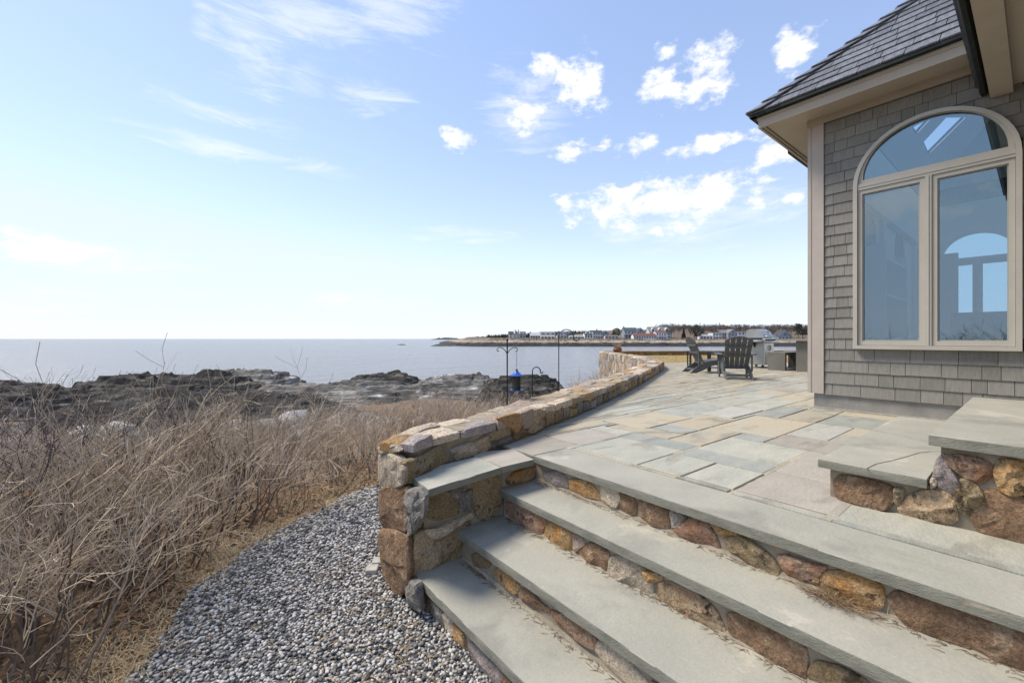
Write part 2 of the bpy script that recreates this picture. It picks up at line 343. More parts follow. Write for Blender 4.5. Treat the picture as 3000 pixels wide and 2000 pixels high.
# ---- wall line: inner foot of the terrace wall (metres right, metres ahead)
def crom(pts, step):
    out = []; P = [2 * Vector(pts[0]) - Vector(pts[1])] + [Vector(p) for p in pts] + [2 * Vector(pts[-1]) - Vector(pts[-2])]
    for i in range(1, len(P) - 2):
        n = max(2, int((P[i + 1] - P[i]).length / .04))
        for k in range(n):
            t = k / n; a, b, c, d = P[i - 1:i + 3]
            out.append(.5 * ((2 * b) + (c - a) * t + (2 * a - 5 * b + 4 * c - d) * t * t + (3 * b - a - 3 * c + d) * t ** 3))
    out.append(P[-2]); res = [out[0]]; acc = 0
    for a, b in zip(out, out[1:]):
        seg = (b - a).length; acc += seg
        if acc >= step: res.append(b); acc = 0
    if (res[-1] - out[-1]).length > step * .3: res.append(out[-1])
    return res
_pl = crom([(-.66, 2.80, 0), (-.482, 3.15, 0), (-.007, 3.73, 0), (.6, 4.72, 0), (1.303, 5.975, 0), (2.36, 7.99, 0), (3.35, 10.05, 0), (4.3, 12.06, 0), (4.8, 13.4, 0), (5.1, 15, 0), (5.22, 17.5, 0), (5.25, 20, 0), (5.2, 22.9, 0)], .08)
INNER = [W(p.x, p.y) for p in _pl]
SL = [0.0]
for a, b in zip(INNER, INNER[1:]): SL.append(SL[-1] + (b - a).length)
LW = SL[-1]; TW = .46; HW = .235
def tw(s): return .28 + .18 * min(1, max(0, s / 2.0))
def wpos(s):
    s = min(max(s, 0), LW - 1e-4); i = max(0, np.searchsorted(SL, s, 'right') - 1); i = min(i, len(INNER) - 2)
    t = (s - SL[i]) / (SL[i + 1] - SL[i]); p = INNER[i].lerp(INNER[i + 1], t)
    a = INNER[max(i - 1, 0)]; b = INNER[min(i + 2, len(INNER) - 1)]; d = (b - a).normalized()
    return p, Vector((-d.y, d.x, 0))         # point, outward (seaward) normal
def wp(s, t, z):                              # t 0 inner .. 1 outer
    p, n = wpos(s); return p + n * (tw(s) * t) + Vector((0, 0, z))
def foot(s):
    p, n = wpos(s); q = p + n * TW; x = q.x * CA - q.y * SA; d = q.x * SA + q.y * CA
    return min(-.8, ground_h(x, d)) - .1
def wall_hit(px):                             # picture point onto the inner face
    r = ray(*px)
    for a, b in zip(INNER, INNER[1:]):
        d = b - a; den = r.x * d.y - r.y * d.x
        if abs(den) < 1e-9: continue
        t = (a.x * d.y - a.y * d.x) / den; u = (a.x * r.y - a.y * r.x) / den
        if t > 0 and -1e-6 <= u <= 1 + 1e-6:
            return CAMP + r * t
    p = INNER[0]; d = (INNER[1] - INNER[0]).normalized(); den = r.x * d.y - r.y * d.x
    t = (p.x * d.y - p.y * d.x) / den; return CAMP + r * t

# ---- terrace: bed + individual flagstones
XN = [2.19, 1.875, 1.505, 1.20]; ZT = [0, -.2, -.4, -.6]; YC = 2.48; YR = -2.6
_term = [W(p.x, p.y) + Vector(wpos(s)[1]) * .2 for p, s in zip(_pl, SL)]
TERR = [(p.x, p.y) for p, s in zip(_term, SL) if W(0, 0).x + p.x > 2.15 and (p.x * SA + p.y * CA) < 16.2]
_e1 = W(17, 16.6); TERR += [(_e1.x, _e1.y), (17.5, 1.6), (6.64, 1.6), (6.64, YR), (2.17, YR)]
def inpoly(X, Y, poly):
    ins = np.zeros(X.shape, bool); n = len(poly)
    for i in range(n):
        (x0, y0), (x1, y1) = poly[i], poly[(i + 1) % n]
        if y0 == y1: continue
        c = ((y0 > Y) != (y1 > Y)) & (X < (x1 - x0) * (Y - y0) / (y1 - y0) + x0); ins ^= c
    return ins
def terrace():
    t = tag(bpy.data.objects.new('terrace', None), kind='structure'); COL.objects.link(t); ABS[t] = Vector((0, 0, 0))
    mb = MB(); mb.prism([(x, y, -.03) for x, y in TERR], (0, 0, .023)); obj('mortar_bed', mb, GROUT, t)
    g = .05; x0, y0 = 2.17, YR; nx, ny = int((18.2 - x0) / g), int((14 - y0) / g)
    X, Y = np.meshgrid(x0 + g * (np.arange(nx) + .5), y0 + g * (np.arange(ny) + .5), indexing='ij')
    free = inpoly(X, Y, TERR); free &= ~((X < 2.57) & (Y < YC)); free &= ~((Y < 1.86) & (X > 6.62))
    free &= ~((X > 3.05) & (X < 5.1) & (Y < .32)) ; free &= ~((X > 3.05) & (X < 5.1) & (Y < .74))
    rg = random.Random(4); cols = ['grey'] * 6 + ['blue'] * 2 + ['tan'] * 3 + ['lilac'] * 2 + ['warm'] * 3
    fixed = [(2.63, 3.25, 1.84, 2.46, 'grey'), (3.25, 3.52, 1.83, 2.47, 'blue'), (2.63, 3.13, 1.50, 1.83, 'grey'), (2.66, 3.13, 1.17, 1.49, 'grey'), (3.14, 3.41, 1.18, 1.82, 'blue'),
             (3.42, 4.07, 1.18, 1.81, 'grey'), (2.67, 3.26, .68, 1.16, 'lilac'), (3.27, 4.07, .78, 1.17, 'lilac'), (4.37, 5.45, 1.54, 2.14, 'tan'), (4.62, 5.47, 1.20, 1.53, 'pale'),
             (3.74, 4.68, 2.52, 3.05, 'tan'), (4.13, 5.02, 2.14, 2.52, 'tan'), (3.53, 4.34, 1.82, 2.13, 'warm'), (3.53, 3.82, 2.14, 2.83, 'warm'), (2.59, 2.65, 1.17, 1.5, 'blue'), (2.58, 2.62, 1.84, 2.46, 'warm'),
             (2.60, 2.66, .68, 1.16, 'lilac'), (2.57, 2.64, -.3, .66, 'blue'), (2.65, 3.06, -.55, .67, 'grey'), (4.08, 4.61, .78, 1.53, 'lilac'), (2.2, 2.72, 2.49, 2.95, 'lilac'), (2.73, 3.3, 2.48, 2.9, 'lilac'),
             (4.08, 4.36, 1.54, 1.81, 'blue'), (5.48, 6.5, 1.9, 2.2, 'blue'), (5.48, 6.3, 1.54, 1.88, 'warm'), (5.49, 6.3, .95, 1.53, 'blue'), (3.83, 4.12, 2.14, 2.5, 'blue'), (5.03, 5.9, 2.22, 2.62, 'pale'), (4.7, 5.7, 2.64, 3.1, 'blue')]
    rects = []
    for a, b, c, d, k in fixed:
        i0, i1, j0, j1 = [int(round((v - o) / g)) for v, o in ((a, x0), (b, x0), (c, y0), (d, y0))]
        free[max(0, i0):max(i1, i0 + 1), max(0, j0):max(j1, j0 + 1)] = False; rects.append((a, b, c, d, k))
    sz = [9, 10, 12, 14, 16, 18, 20, 22, 24]
    for i in range(nx):
        for j in range(ny):
            if not free[i, j]: continue
            wmax = 0
            while j + wmax < ny and wmax < 30 and free[i, j + wmax]: wmax += 1
            lw = wmax if wmax <= 10 else rg.choice([s for s in sz if s <= wmax and (wmax - s == 0 or wmax - s >= 6)] or [wmax])
            h = 0
            while i + h < nx and h < 30 and free[i + h, j:j + lw].all(): h += 1
            lh = h if h <= 8 else rg.choice([s for s in sz if s <= h and (h - s == 0 or h - s >= 6)] or [h])
            free[i:i + lh, j:j + lw] = False
            rects.append((x0 + i * g, x0 + (i + lh) * g, y0 + j * g, y0 + (j + lw) * g, rg.choice(cols)))
    kept = []
    small = MB()
    for (a, b, c, d, k) in rects:
        ar = (b - a) * (d - c)
        mx, my = (a + b) / 2, (c + d) / 2; cx = mx * CA - my * SA; cd = mx * SA + my * CA
        if cd < .3: continue
        kept.append((ar / cd ** 2, a, b, c, d, k))
    kept.sort(reverse=True)
    for n, (q, a, b, c, d, k) in enumerate(kept):
        gp = rg.uniform(.0025, .0055); z = rg.uniform(-.002, .002); j = lambda: rg.uniform(-.003, .003)
        tl = [rg.uniform(-.002, .002) for _ in range(4)]
        lo = [(a + gp + j(), c + gp + j()), (b - gp + j(), c + gp + j()), (b - gp + j(), d - gp + j()), (a + gp + j(), d - gp + j())]
        e = .004; ctr = Vector(((a + b) / 2, (c + d) / 2, 0)); mb = MB() if n < 290 else small; o = len(mb.v)
        top = [Vector((p[0], p[1], z + tl[i])) for i, p in enumerate(lo)]
        inn = [p + (ctr - p).normalized() * e * 1.4 for p in top]
        vs = [Vector((p.x, p.y, -.02)) for p in top] + [p - Vector((0, 0, e)) for p in top] + inn
        fs = [(0 + i, (i + 1) % 4, 4 + (i + 1) % 4, 4 + i) for i in range(4)] + [(4 + i, 4 + (i + 1) % 4, 8 + (i + 1) % 4, 8 + i) for i in range(4)] + [(8, 9, 10, 11)]
        mb.add(vs, fs)
        if n < 290: obj('flagstone', mb, FLAG[k], t)
    if small.v: tag(obj('far_flagstones', small, FLAG['warm'], t), kind='stuff')
terrace()
# ---- stone steps
EDGE = mat('bluestone_edge_shaded', (.2, .2, .165), (.27, .262, .215), scale=9, rough=.9, bump=1.2, bscale=60, stretch=(1, 1, 3))  # split edge of the slabs, with the shade on their sides painted in
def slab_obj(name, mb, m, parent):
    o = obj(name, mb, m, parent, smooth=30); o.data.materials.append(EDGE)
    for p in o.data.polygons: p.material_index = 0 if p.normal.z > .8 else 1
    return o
def rough_slab(poly, z1, th, amp=.0035, seg=.06, seed=0):
    """slab with a hand-split edge: polygon top at z1"""
    pts = []; n = len(poly); poly = [Vector((p[0], p[1], 0)) for p in poly]
    ar = sum(poly[i].x * poly[(i + 1) % n].y - poly[(i + 1) % n].x * poly[i].y for i in range(n))
    if ar < 0: poly = poly[::-1]
    for i in range(n):
        a, b = poly[i], poly[(i + 1) % n]; m = max(1, int((b - a).length / seg))
        nn = Vector(((b - a).y, -(b - a).x, 0)).normalized()
        for k in range(m):
            p = a.lerp(b, k / m)
            pts.append((p, nn if k else Vector((0, 0, 0))))
    mb = MB(); k = len(pts); rings = [(-th, .1), (-th * .55, .4), (-.003, .2), (0, -.35)]
    for li, (dz, f) in enumerate(rings):
        for p, nn in pts:
            q = p + nn * amp * (noise.noise(p * 9 + Vector((seed, li * 1.7, 0))) * 1.3 + .0) * (1 if li < 2 else .8) + nn * .004 * f
            mb.v.append((q.x, q.y, z1 + dz))
    for r in range(3): mb.f += [(r * k + i, r * k + (i + 1) % k, (r + 1) * k + (i + 1) % k, (r + 1) * k + i) for i in range(k)]
    mb.f += [tuple(3 * k + i for i in range(k)), tuple(range(k))[::-1]]
    return mb
def steps():
    t = thing('stone_steps', 'wide bluestone steps with fieldstone risers leading from gravel up to the terrace', 'steps', (1.7, 0, -.8))
    for i in range(4):
        x0 = XN[i]; x1 = 2.57 if i == 0 else XN[i - 1] + .06
        yl = YC + (.0 if i == 0 else .06)
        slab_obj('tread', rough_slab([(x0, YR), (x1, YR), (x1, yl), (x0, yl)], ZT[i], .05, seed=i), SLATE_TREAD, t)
    for i in range(4):
        xr = XN[i] + .045; zt = ZT[i] - .05; zb = (ZT[i + 1] - .03) if i < 3 else -.9
        mb = MB(); mb.box((xr, YR, zb), (xr + .25, YC + .03, zt)); obj('riser_mortar', mb, MORTAR, t)
        if i < 3:
            zf = ZT[i + 1]; rgm = random.Random(i + 70); mb = MB(); n_ = 90
            for k in range(n_ + 1):
                y = YR + (YC + .02 - YR) * k / n_; w = .016 + .012 * noise.noise(Vector((y * 5, i * 7.1, 0))) + .006 * noise.noise(Vector((y * 23, i, 0)))
                mb.v += [(xr + .01, y, zf - .004), (xr - w, y, zf - .004), (xr - w * .75, y, zf + .006), (xr - .006, y, zf + .02 + .01 * noise.noise(Vector((y * 7, i, 3)))), (xr + .01, y, zf + .022)]
            mb.f = [(k * 5 + j, k * 5 + j + 1, k * 5 + 6 + j, k * 5 + 5 + j) for k in range(n_) for j in range(4)]
            obj('mortar_fillet', mb, mat('sandy_mortar', (.38, .325, .245), (.28, .24, .18), scale=14, rough=.95, bump=1, bscale=110), t)
    n = (-1, 0, 0)
    traced([('lilac', [(1070, 360), (1150, 358), (1190, 385), (1200, 445), (1130, 430), (1075, 400)]), ('orange', [(1215, 400), (1290, 405), (1350, 440), (1385, 490), (1380, 510), (1290, 485), (1220, 455)]),
            ('pale', [(1395, 430), (1490, 465), (1500, 500), (1480, 555), (1400, 515)]), ('brown', [(1500, 480), (1568, 505), (1590, 530), (1590, 600), (1490, 555)])], lambda p: onx(p, XN[0] + .042), n, .022, t, c3)
    traced([('brown', [(320, 300), (420, 320), (470, 360), (465, 440), (380, 420), (325, 385)]), ('grey', [(490, 355), (530, 360), (560, 385), (510, 430), (490, 440)]),
            ('red', [(500, 455), (590, 395), (650, 400), (700, 455), (730, 530), (720, 548), (600, 515)]), ('orange', [(700, 405), (840, 460), (860, 475), (740, 470), (705, 440)]),
            ('olive', [(775, 505), (850, 490), (920, 530), (1000, 590), (1050, 660), (1050, 690), (950, 650), (800, 565)]), ('red', [(1058, 595), (1110, 595), (1180, 625), (1295, 645), (1260, 690), (1170, 705), (1100, 680)]),
            ('orange', [(1200, 715), (1330, 680), (1440, 690), (1560, 730), (1595, 770), (1590, 850), (1540, 860), (1440, 830), (1330, 780)]),
            ('brown', [(1640, 820), (1690, 790), (1800, 800), (2000, 860), (2095, 900), (2075, 1080), (1900, 1010), (1740, 960)]), ('brown', [(2110, 910), (2250, 935), (2400, 990), (2480, 1030), (2480, 1240), (2300, 1190), (2150, 1125), (2095, 1080)])],
           lambda p: onx(p, XN[0] + .042), n, .03, t, c4)
    traced([('red', [(850, 530), (930, 545), (1060, 610), (1075, 640), (1045, 725), (960, 690), (860, 600)]), ('orange', [(1090, 660), (1150, 655), (1215, 700), (1225, 770), (1210, 820), (1140, 790), (1075, 720)]),
            ('pink', [(1230, 715), (1280, 740), (1295, 770), (1250, 805), (1230, 780)]), ('brown', [(1270, 810), (1330, 770), (1420, 800), (1440, 850), (1425, 930), (1350, 890)])], lambda p: onx(p, XN[1] + .042), n, .024, t, c3)
    traced([('pale', [(170, 600), (250, 600), (330, 650), (375, 720), (385, 800), (300, 775), (200, 720), (165, 690)]), ('orange', [(345, 670), (420, 690), (430, 715), (380, 720)]),
            ('mott', [(420, 740), (500, 740), (620, 800), (710, 870), (755, 970), (755, 1010), (680, 985), (560, 900), (430, 850)]), ('brown', [(790, 900), (900, 920), (1060, 990), (1170, 1060), (1185, 1130), (1180, 1230), (1080, 1200), (900, 1110), (800, 1010)]),
            ('olive', [(1215, 1210), (1270, 1160), (1400, 1200), (1480, 1240), (1560, 1310), (1570, 1400), (1400, 1370), (1230, 1280)])], lambda p: onx(p, XN[1] + .042), n, .028, t, c4)
    traced([('olive', [(650, 830), (700, 830), (760, 880), (740, 900), (670, 890)]), ('orange', [(785, 920), (840, 910), (900, 960), (920, 1010), (905, 1050), (850, 1010), (790, 950)]), ('brown', [(940, 1030), (1000, 1040), (1030, 1090), (1090, 1130), (1090, 1160), (1000, 1110), (930, 1060)]),
            ('red', [(1115, 1150), (1200, 1190), (1330, 1270), (1360, 1310), (1355, 1370), (1260, 1310), (1130, 1200)])], lambda p: onx(p, XN[2] + .042), n, .024, t, c3)
    traced([('pale', [(90, 1050), (180, 1080), (260, 1160), (340, 1240), (370, 1300), (280, 1290), (150, 1170), (85, 1090)]), ('red', [(390, 1260), (500, 1320), (560, 1400), (520, 1420), (400, 1330)])], lambda p: onx(p, XN[2] + .042), n, .024, t, c4)
    traced([('red', [(365, 1020), (410, 1060), (410, 1160), (365, 1120)]), ('grey', [(415, 1080), (490, 1150), (500, 1240), (420, 1190)]), ('pale', [(500, 1170), (540, 1210), (545, 1290), (505, 1250)]), ('orange', [(545, 1240), (610, 1290), (610, 1400), (555, 1330)]),
            ('lilac', [(640, 1330), (720, 1390), (830, 1490), (840, 1560), (760, 1540), (650, 1440)]), ('brown', [(850, 1520), (920, 1580), (925, 1660), (860, 1600)])], lambda p: onx(p, XN[3] + .042), n, .024, t, c3)
steps()
# ---- cheek of the steps, end pier and the curved terrace wall
def terrace_wall():
    t = thing('stone_wall', 'low curving fieldstone wall along the seaward edge of the flagstone terrace', 'wall', tuple(wp(LW / 2, .5, -1)))
    mb = MB(); N_ = 150; k = 5; ins = .025
    for i in range(N_ + 1):
        s = .075 + (LW - .095) * i / N_; zf = foot(s)
        for tt, z in ((ins / TW, -.9), (ins / TW, HW - .03), (.5, HW - .02), (1 - ins / TW, HW - .03), (1 - ins / TW, zf)): mb.v.append(wp(s, tt, z))
    for i in range(N_): mb.f += [(i * k + j, (i + 1) * k + j, (i + 1) * k + j + 1, i * k + j + 1) for j in range(k - 1)]
    mb.f += [tuple(range(k)), tuple(N_ * k + j for j in range(k))[::-1]]
    obj('mortar_core', mb, MORTAR, t)
    # end pier + cheek
    p0, n0 = wpos(.02); d0 = Vector((n0.y, -n0.x, 0))
    mb = MB(); mb.box((1.27, YC + .05, -.9), (2.3, YC + .35, -.05)); obj('cheek_mortar', mb, MORTAR, t)
    for q in ([(315, 395), (400, 460), (822, 330), (692, 274)], [(692, 274), (822, 330), (1012, 285), (900, 230)]):
        P_ = [onz(c3(*w), 0) for w in q]; ctr = sum(P_, Vector()) / 4
        P_[0] = P_[0] + (P_[0] - P_[1]) * .5; P_[3] = P_[3] + (P_[3] - P_[2]) * .12
        P_ = [p + (ctr - p).normalized() * .003 for p in P_]
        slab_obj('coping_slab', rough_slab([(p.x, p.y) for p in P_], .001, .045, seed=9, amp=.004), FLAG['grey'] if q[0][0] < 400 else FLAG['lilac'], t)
    traced([('olive', [(385, 500), (500, 470), (550, 490), (570, 580), (560, 600), (420, 625), (385, 590)]), ('grey', [(530, 460), (605, 435), (600, 470), (545, 500)]), ('grey', [(590, 500), (640, 460), (645, 550), (580, 580)]),
            ('olive', [(660, 420), (720, 380), (800, 390), (815, 470), (800, 580), (740, 630), (690, 610), (660, 540)]), ('orange', [(850, 400), (900, 355), (1010, 330), (1035, 350), (960, 400), (860, 425)]),
            ('pale', [(380, 680), (420, 690), (640, 580), (655, 610), (440, 735), (400, 710)]), ('olive', [(480, 750), (560, 680), (640, 640), (650, 700), (600, 730), (640, 810), (500, 880), (485, 860)]),
            ('tan', [(330, 720), (370, 700), (470, 760), (460, 880), (400, 930), (315, 970), (315, 860)])], lambda p: ony(p, YC + .045), (0, -1, 0), .04, t, c3)
    xe = 1.16
    mb = MB(); mb.box((xe + .03, 2.56, -.9), (xe + .3, 2.86, -.06)); obj('pier_mortar', mb, MORTAR, t)
    traced([('pale', [(118, 262), (200, 250), (250, 290), (275, 330), (265, 420), (215, 440), (122, 425)]), ('brown', [(126, 455), (180, 440), (290, 450), (275, 560), (280, 690), (190, 675), (132, 660)]),
            ('brown', [(136, 685), (220, 690), (290, 730), (300, 930), (285, 1000), (240, 1060), (160, 1050), (140, 850)]), ('pale', [(125, 205), (215, 200), (240, 240), (130, 250)]),
            ('grey', [(290, 470), (350, 455), (385, 500), (375, 600), (320, 690), (288, 720), (285, 600)]), ('grey', [(270, 1030), (300, 985), (345, 1000), (360, 1150), (290, 1110)])], lambda p: onx(p, xe), (-.9, -.4, 0), .045, t, c3)
    # stones on the side of the pier above the coping
    traced([('olive', [(270, 300), (380, 262), (460, 205), (515, 290), (480, 330), (300, 420), (280, 370)]), ('pale', [(530, 230), (650, 190), (660, 230), (640, 270), (570, 290)]), ('tan', [(670, 190), (745, 155), (755, 220), (690, 250), (665, 240)])], wall_hit, -n0, .035, t, c3)
    traced([('olive', [(440, 690), (550, 660), (550, 700), (440, 735)]), ('orange', [(490, 610), (600, 585), (600, 640), (580, 690), (548, 655)]), ('brown', [(575, 695), (620, 665), (650, 690), (580, 735)]), ('tan', [(655, 620), (720, 600), (725, 670), (660, 695)]),
            ('pink', [(607, 590), (680, 560), (680, 605), (650, 660), (625, 662), (610, 630)]), ('grey', [(445, 738), (560, 708), (565, 745), (450, 775)])], wall_hit, -n0, .035, t, c5)
    rg = random.Random(8); keys = ['tan'] * 5 + ['grey'] * 3 + ['olive'] * 2 + ['brown', 'pink', 'lilac', 'pale', 'orange']; cnt = 0
    # inner face
    def jit(a): return rg.uniform(-a, a)
    s = 1.62
    prev = (jit(.03), jit(.03))
    while s < 12.5:
        w = rg.uniform(.15, .3); nxt = (jit(.03), jit(.03)); zt = HW - .01
        def q(ss, f): return ss + f
        cells = [[(s + prev[0], 0.0), (s + w + nxt[0], 0.0), (s + w + nxt[1], zt), (s + prev[1], zt)]]
        if rg.random() < .42:
            za, zb = rg.uniform(.09, .15), rg.uniform(.09, .15); a, b, c, d = cells[0]; m1 = ((a[0] + d[0]) / 2, za); m2 = ((b[0] + c[0]) / 2, zb); cells = [[a, b, m2, m1], [m1, m2, c, d]]
        for cl in cells:
            cx = sum(p[0] for p in cl) / 4; cz = sum(p[1] for p in cl) / 4
            cl = [(cx + (p[0] - cx) * (1 - .016 / w), cz + (p[1] - cz) * .93 + .004) for p in cl]
            cl2 = []
            for i in range(4):
                a, b = cl[i], cl[(i + 1) % 4]; cl2 += [a, ((a[0] + b[0]) / 2 + jit(.012), (a[1] + b[1]) / 2 + jit(.012))]
            cnt += 1; stone([wp(p[0], .03, p[1]) for p in cl2], -wpos(cx)[1], rg.uniform(.025, .05), .03, rg.choice(keys), t, ch=1, seed=cnt)
        prev = nxt; s += w
    # top: irregular cap stones, two or three across
    s = -.05; prev = [jit(.05) for _ in range(4)]
    keyt = ['pale'] * 6 + ['tan'] * 5 + ['grey', 'lilac', 'pink', 'pink', 'orange', 'orange']
    while s < LW - .15:
        big = 1 + .5 * min(1, s / 8)
        w = rg.uniform(.22, .42) * big; nxt = [jit(.06) for _ in range(4)]
        if s + w > LW - .2: w = LW - s - .02; nxt = [0] * 4
        tr = [-.04, rg.uniform(.35, .65), 1.04] if rg.random() < .75 or s > 9 else [-.04, rg.uniform(.25, .36), rg.uniform(.6, .72), 1.04]
        for i in range(len(tr) - 1):
            cl = [(s + prev[i], tr[i]), (s + w + nxt[i], tr[i] + jit(.05) * (i > 0)), (s + w + nxt[i + 1], tr[i + 1] + jit(.05) * (i + 2 < len(tr))), (s + prev[i + 1], tr[i + 1])]
            cx = sum(p[0] for p in cl) / 4; ct = sum(p[1] for p in cl) / 4
            cl = [(cx + (p[0] - cx) * (1 - .014 / w), ct + (p[1] - ct) * .965) for p in cl]; cl2 = []
            for k_ in range(4):
                a, b = cl[k_], cl[(k_ + 1) % 4]; cl2 += [a, ((a[0] + b[0]) / 2 + jit(.016), (a[1] + b[1]) / 2 + jit(.025))]
            z = HW - .035 + jit(.012); cnt += 1
            stone([wp(p[0], p[1], z) for p in cl2], (jit(.05), jit(.05), 1), rg.uniform(.025, .04), .045, rg.choice(keyt), t, ch=1, seed=cnt, rough=.3, facets=1)
        prev = nxt; s += w
    # outer face: upright stones; the far stretch stands in view
    hid = None
    s = .3
    while s < LW - .1:
        w = rg.uniform(.2, .38); zf = foot(s); z = zf + .05
        while z < HW - .06:
            h = min(rg.uniform(.28, .6), HW - .03 - z)
            if HW - .03 - (z + h) < .12: h = HW - .03 - z
            if s > 11.2:
                cl = [(s + .01 + jit(.015), z + .01), (s + w / 2, z + jit(.02)), (s + w - .01 + jit(.015), z + .01), (s + w - .006, z + h / 2), (s + w - .02 + jit(.015), z + h - .01), (s + w / 2, z + h + jit(.015)), (s + .02, z + h - .01)]
                cnt += 1; stone([wp(p[0], .97, p[1]) for p in cl], wpos(s + w / 2)[1], rg.uniform(.03, .055), .03, rg.choice(['pale', 'tan', 'grey', 'grey', 'lilac', 'pink', 'tan']), t, ch=0, seed=cnt)
            z += h
        s += w
    # plain coursing on the stretch of the sea face that the bank hides
    print('wall stones', cnt)
terrace_wall()
# ---- raised landing by the house
def landing():
    t = thing('stone_landing', 'two stepped bluestone slabs on a mortared fieldstone base in front of the grey house', 'steps', (4, -.5, 0))
    xf = 2.985
    mb = MB(); mb.box((xf, YR, -.02), (5.08, .31, .40)); mb.box((xf, .311, -.02), (5.08, .765, .175)); obj('mortar_base', mb, MORTAR, t)
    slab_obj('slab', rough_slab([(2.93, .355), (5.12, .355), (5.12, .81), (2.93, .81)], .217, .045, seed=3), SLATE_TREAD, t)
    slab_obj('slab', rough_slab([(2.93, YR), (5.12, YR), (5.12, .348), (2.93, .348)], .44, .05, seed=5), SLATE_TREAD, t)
    # hairline crack on the lower slab
    ck = [onz(c8(*q), .2185) for q in ((880, 975), (960, 935), (1080, 910), (1190, 880), (1290, 850), (1380, 840), (1460, 842))]
    mb = MB()
    for a, b in zip(ck, ck[1:]):
        d = (b - a).normalized(); n = Vector((-d.y, d.x, 0)) * .0025; mb.add([a - n, b - n, b + n, a + n], [(0, 1, 2, 3)])
    obj('crack', mb, plain('crack_dark', (.09, .085, .075), .9), t)
    traced([('brown', [(650, 1080), (700, 1030), (860, 1060), (1060, 1100), (1090, 1170), (1060, 1250), (1020, 1275), (850, 1250), (700, 1215), (655, 1150)]), ('tan', [(1110, 1130), (1165, 1140), (1160, 1190), (1130, 1250), (1100, 1200)]),
            ('mott', [(1140, 1270), (1220, 1190), (1330, 1150), (1500, 1160), (1535, 1230), (1570, 1350), (1520, 1380), (1440, 1410), (1330, 1370), (1180, 1340)]), ('lilac', [(1430, 930), (1480, 870), (1500, 960), (1590, 1080), (1550, 1150), (1450, 1110), (1420, 1050)]),
            ('red', [(1490, 880), (1600, 880), (1750, 910), (1835, 950), (1810, 1020), (1750, 1070), (1640, 1020), (1520, 940)]), ('olive', [(1610, 1070), (1650, 1060), (1720, 1110), (1760, 1170), (1720, 1250), (1640, 1310), (1600, 1280), (1580, 1180)]),
            ('orange', [(1890, 1000), (1910, 920), (2000, 920), (2100, 950), (2130, 1040), (2100, 1140), (2000, 1160), (1910, 1120)]), ('brown', [(1700, 1330), (1780, 1200), (1820, 1150), (1950, 1170), (2180, 1210), (2250, 1400), (2180, 1590), (1950, 1510), (1750, 1430)]),
            ('pale', [(1380, 1060), (1420, 1010), (1420, 1090), (1385, 1110)])], lambda p: onx(p, xf - .003), (-1, 0, 0), .045, t, c8)
    # stones round the terrace end of the base
    for i, (x, w, z0, z1, k) in enumerate(((3.03, .3, .0, .165, 'brown'), (3.37, .25, .0, .16, 'tan'), (3.66, .36, .0, .165, 'grey'), (4.06, .3, 0, .16, 'pink'), (4.4, .28, 0, .165, 'olive'), (4.72, .3, 0, .16, 'brown'))):
        stone([(x, .762, z0 + .01), (x + w / 2, .762, z0), (x + w, .762, z0 + .02), (x + w, .762, z1 - .02), (x + w * .5, .762, z1), (x + .01, .762, z1 - .02)], (0, 1, 0), .035, .02, k, t, seed=60 + i)
landing()
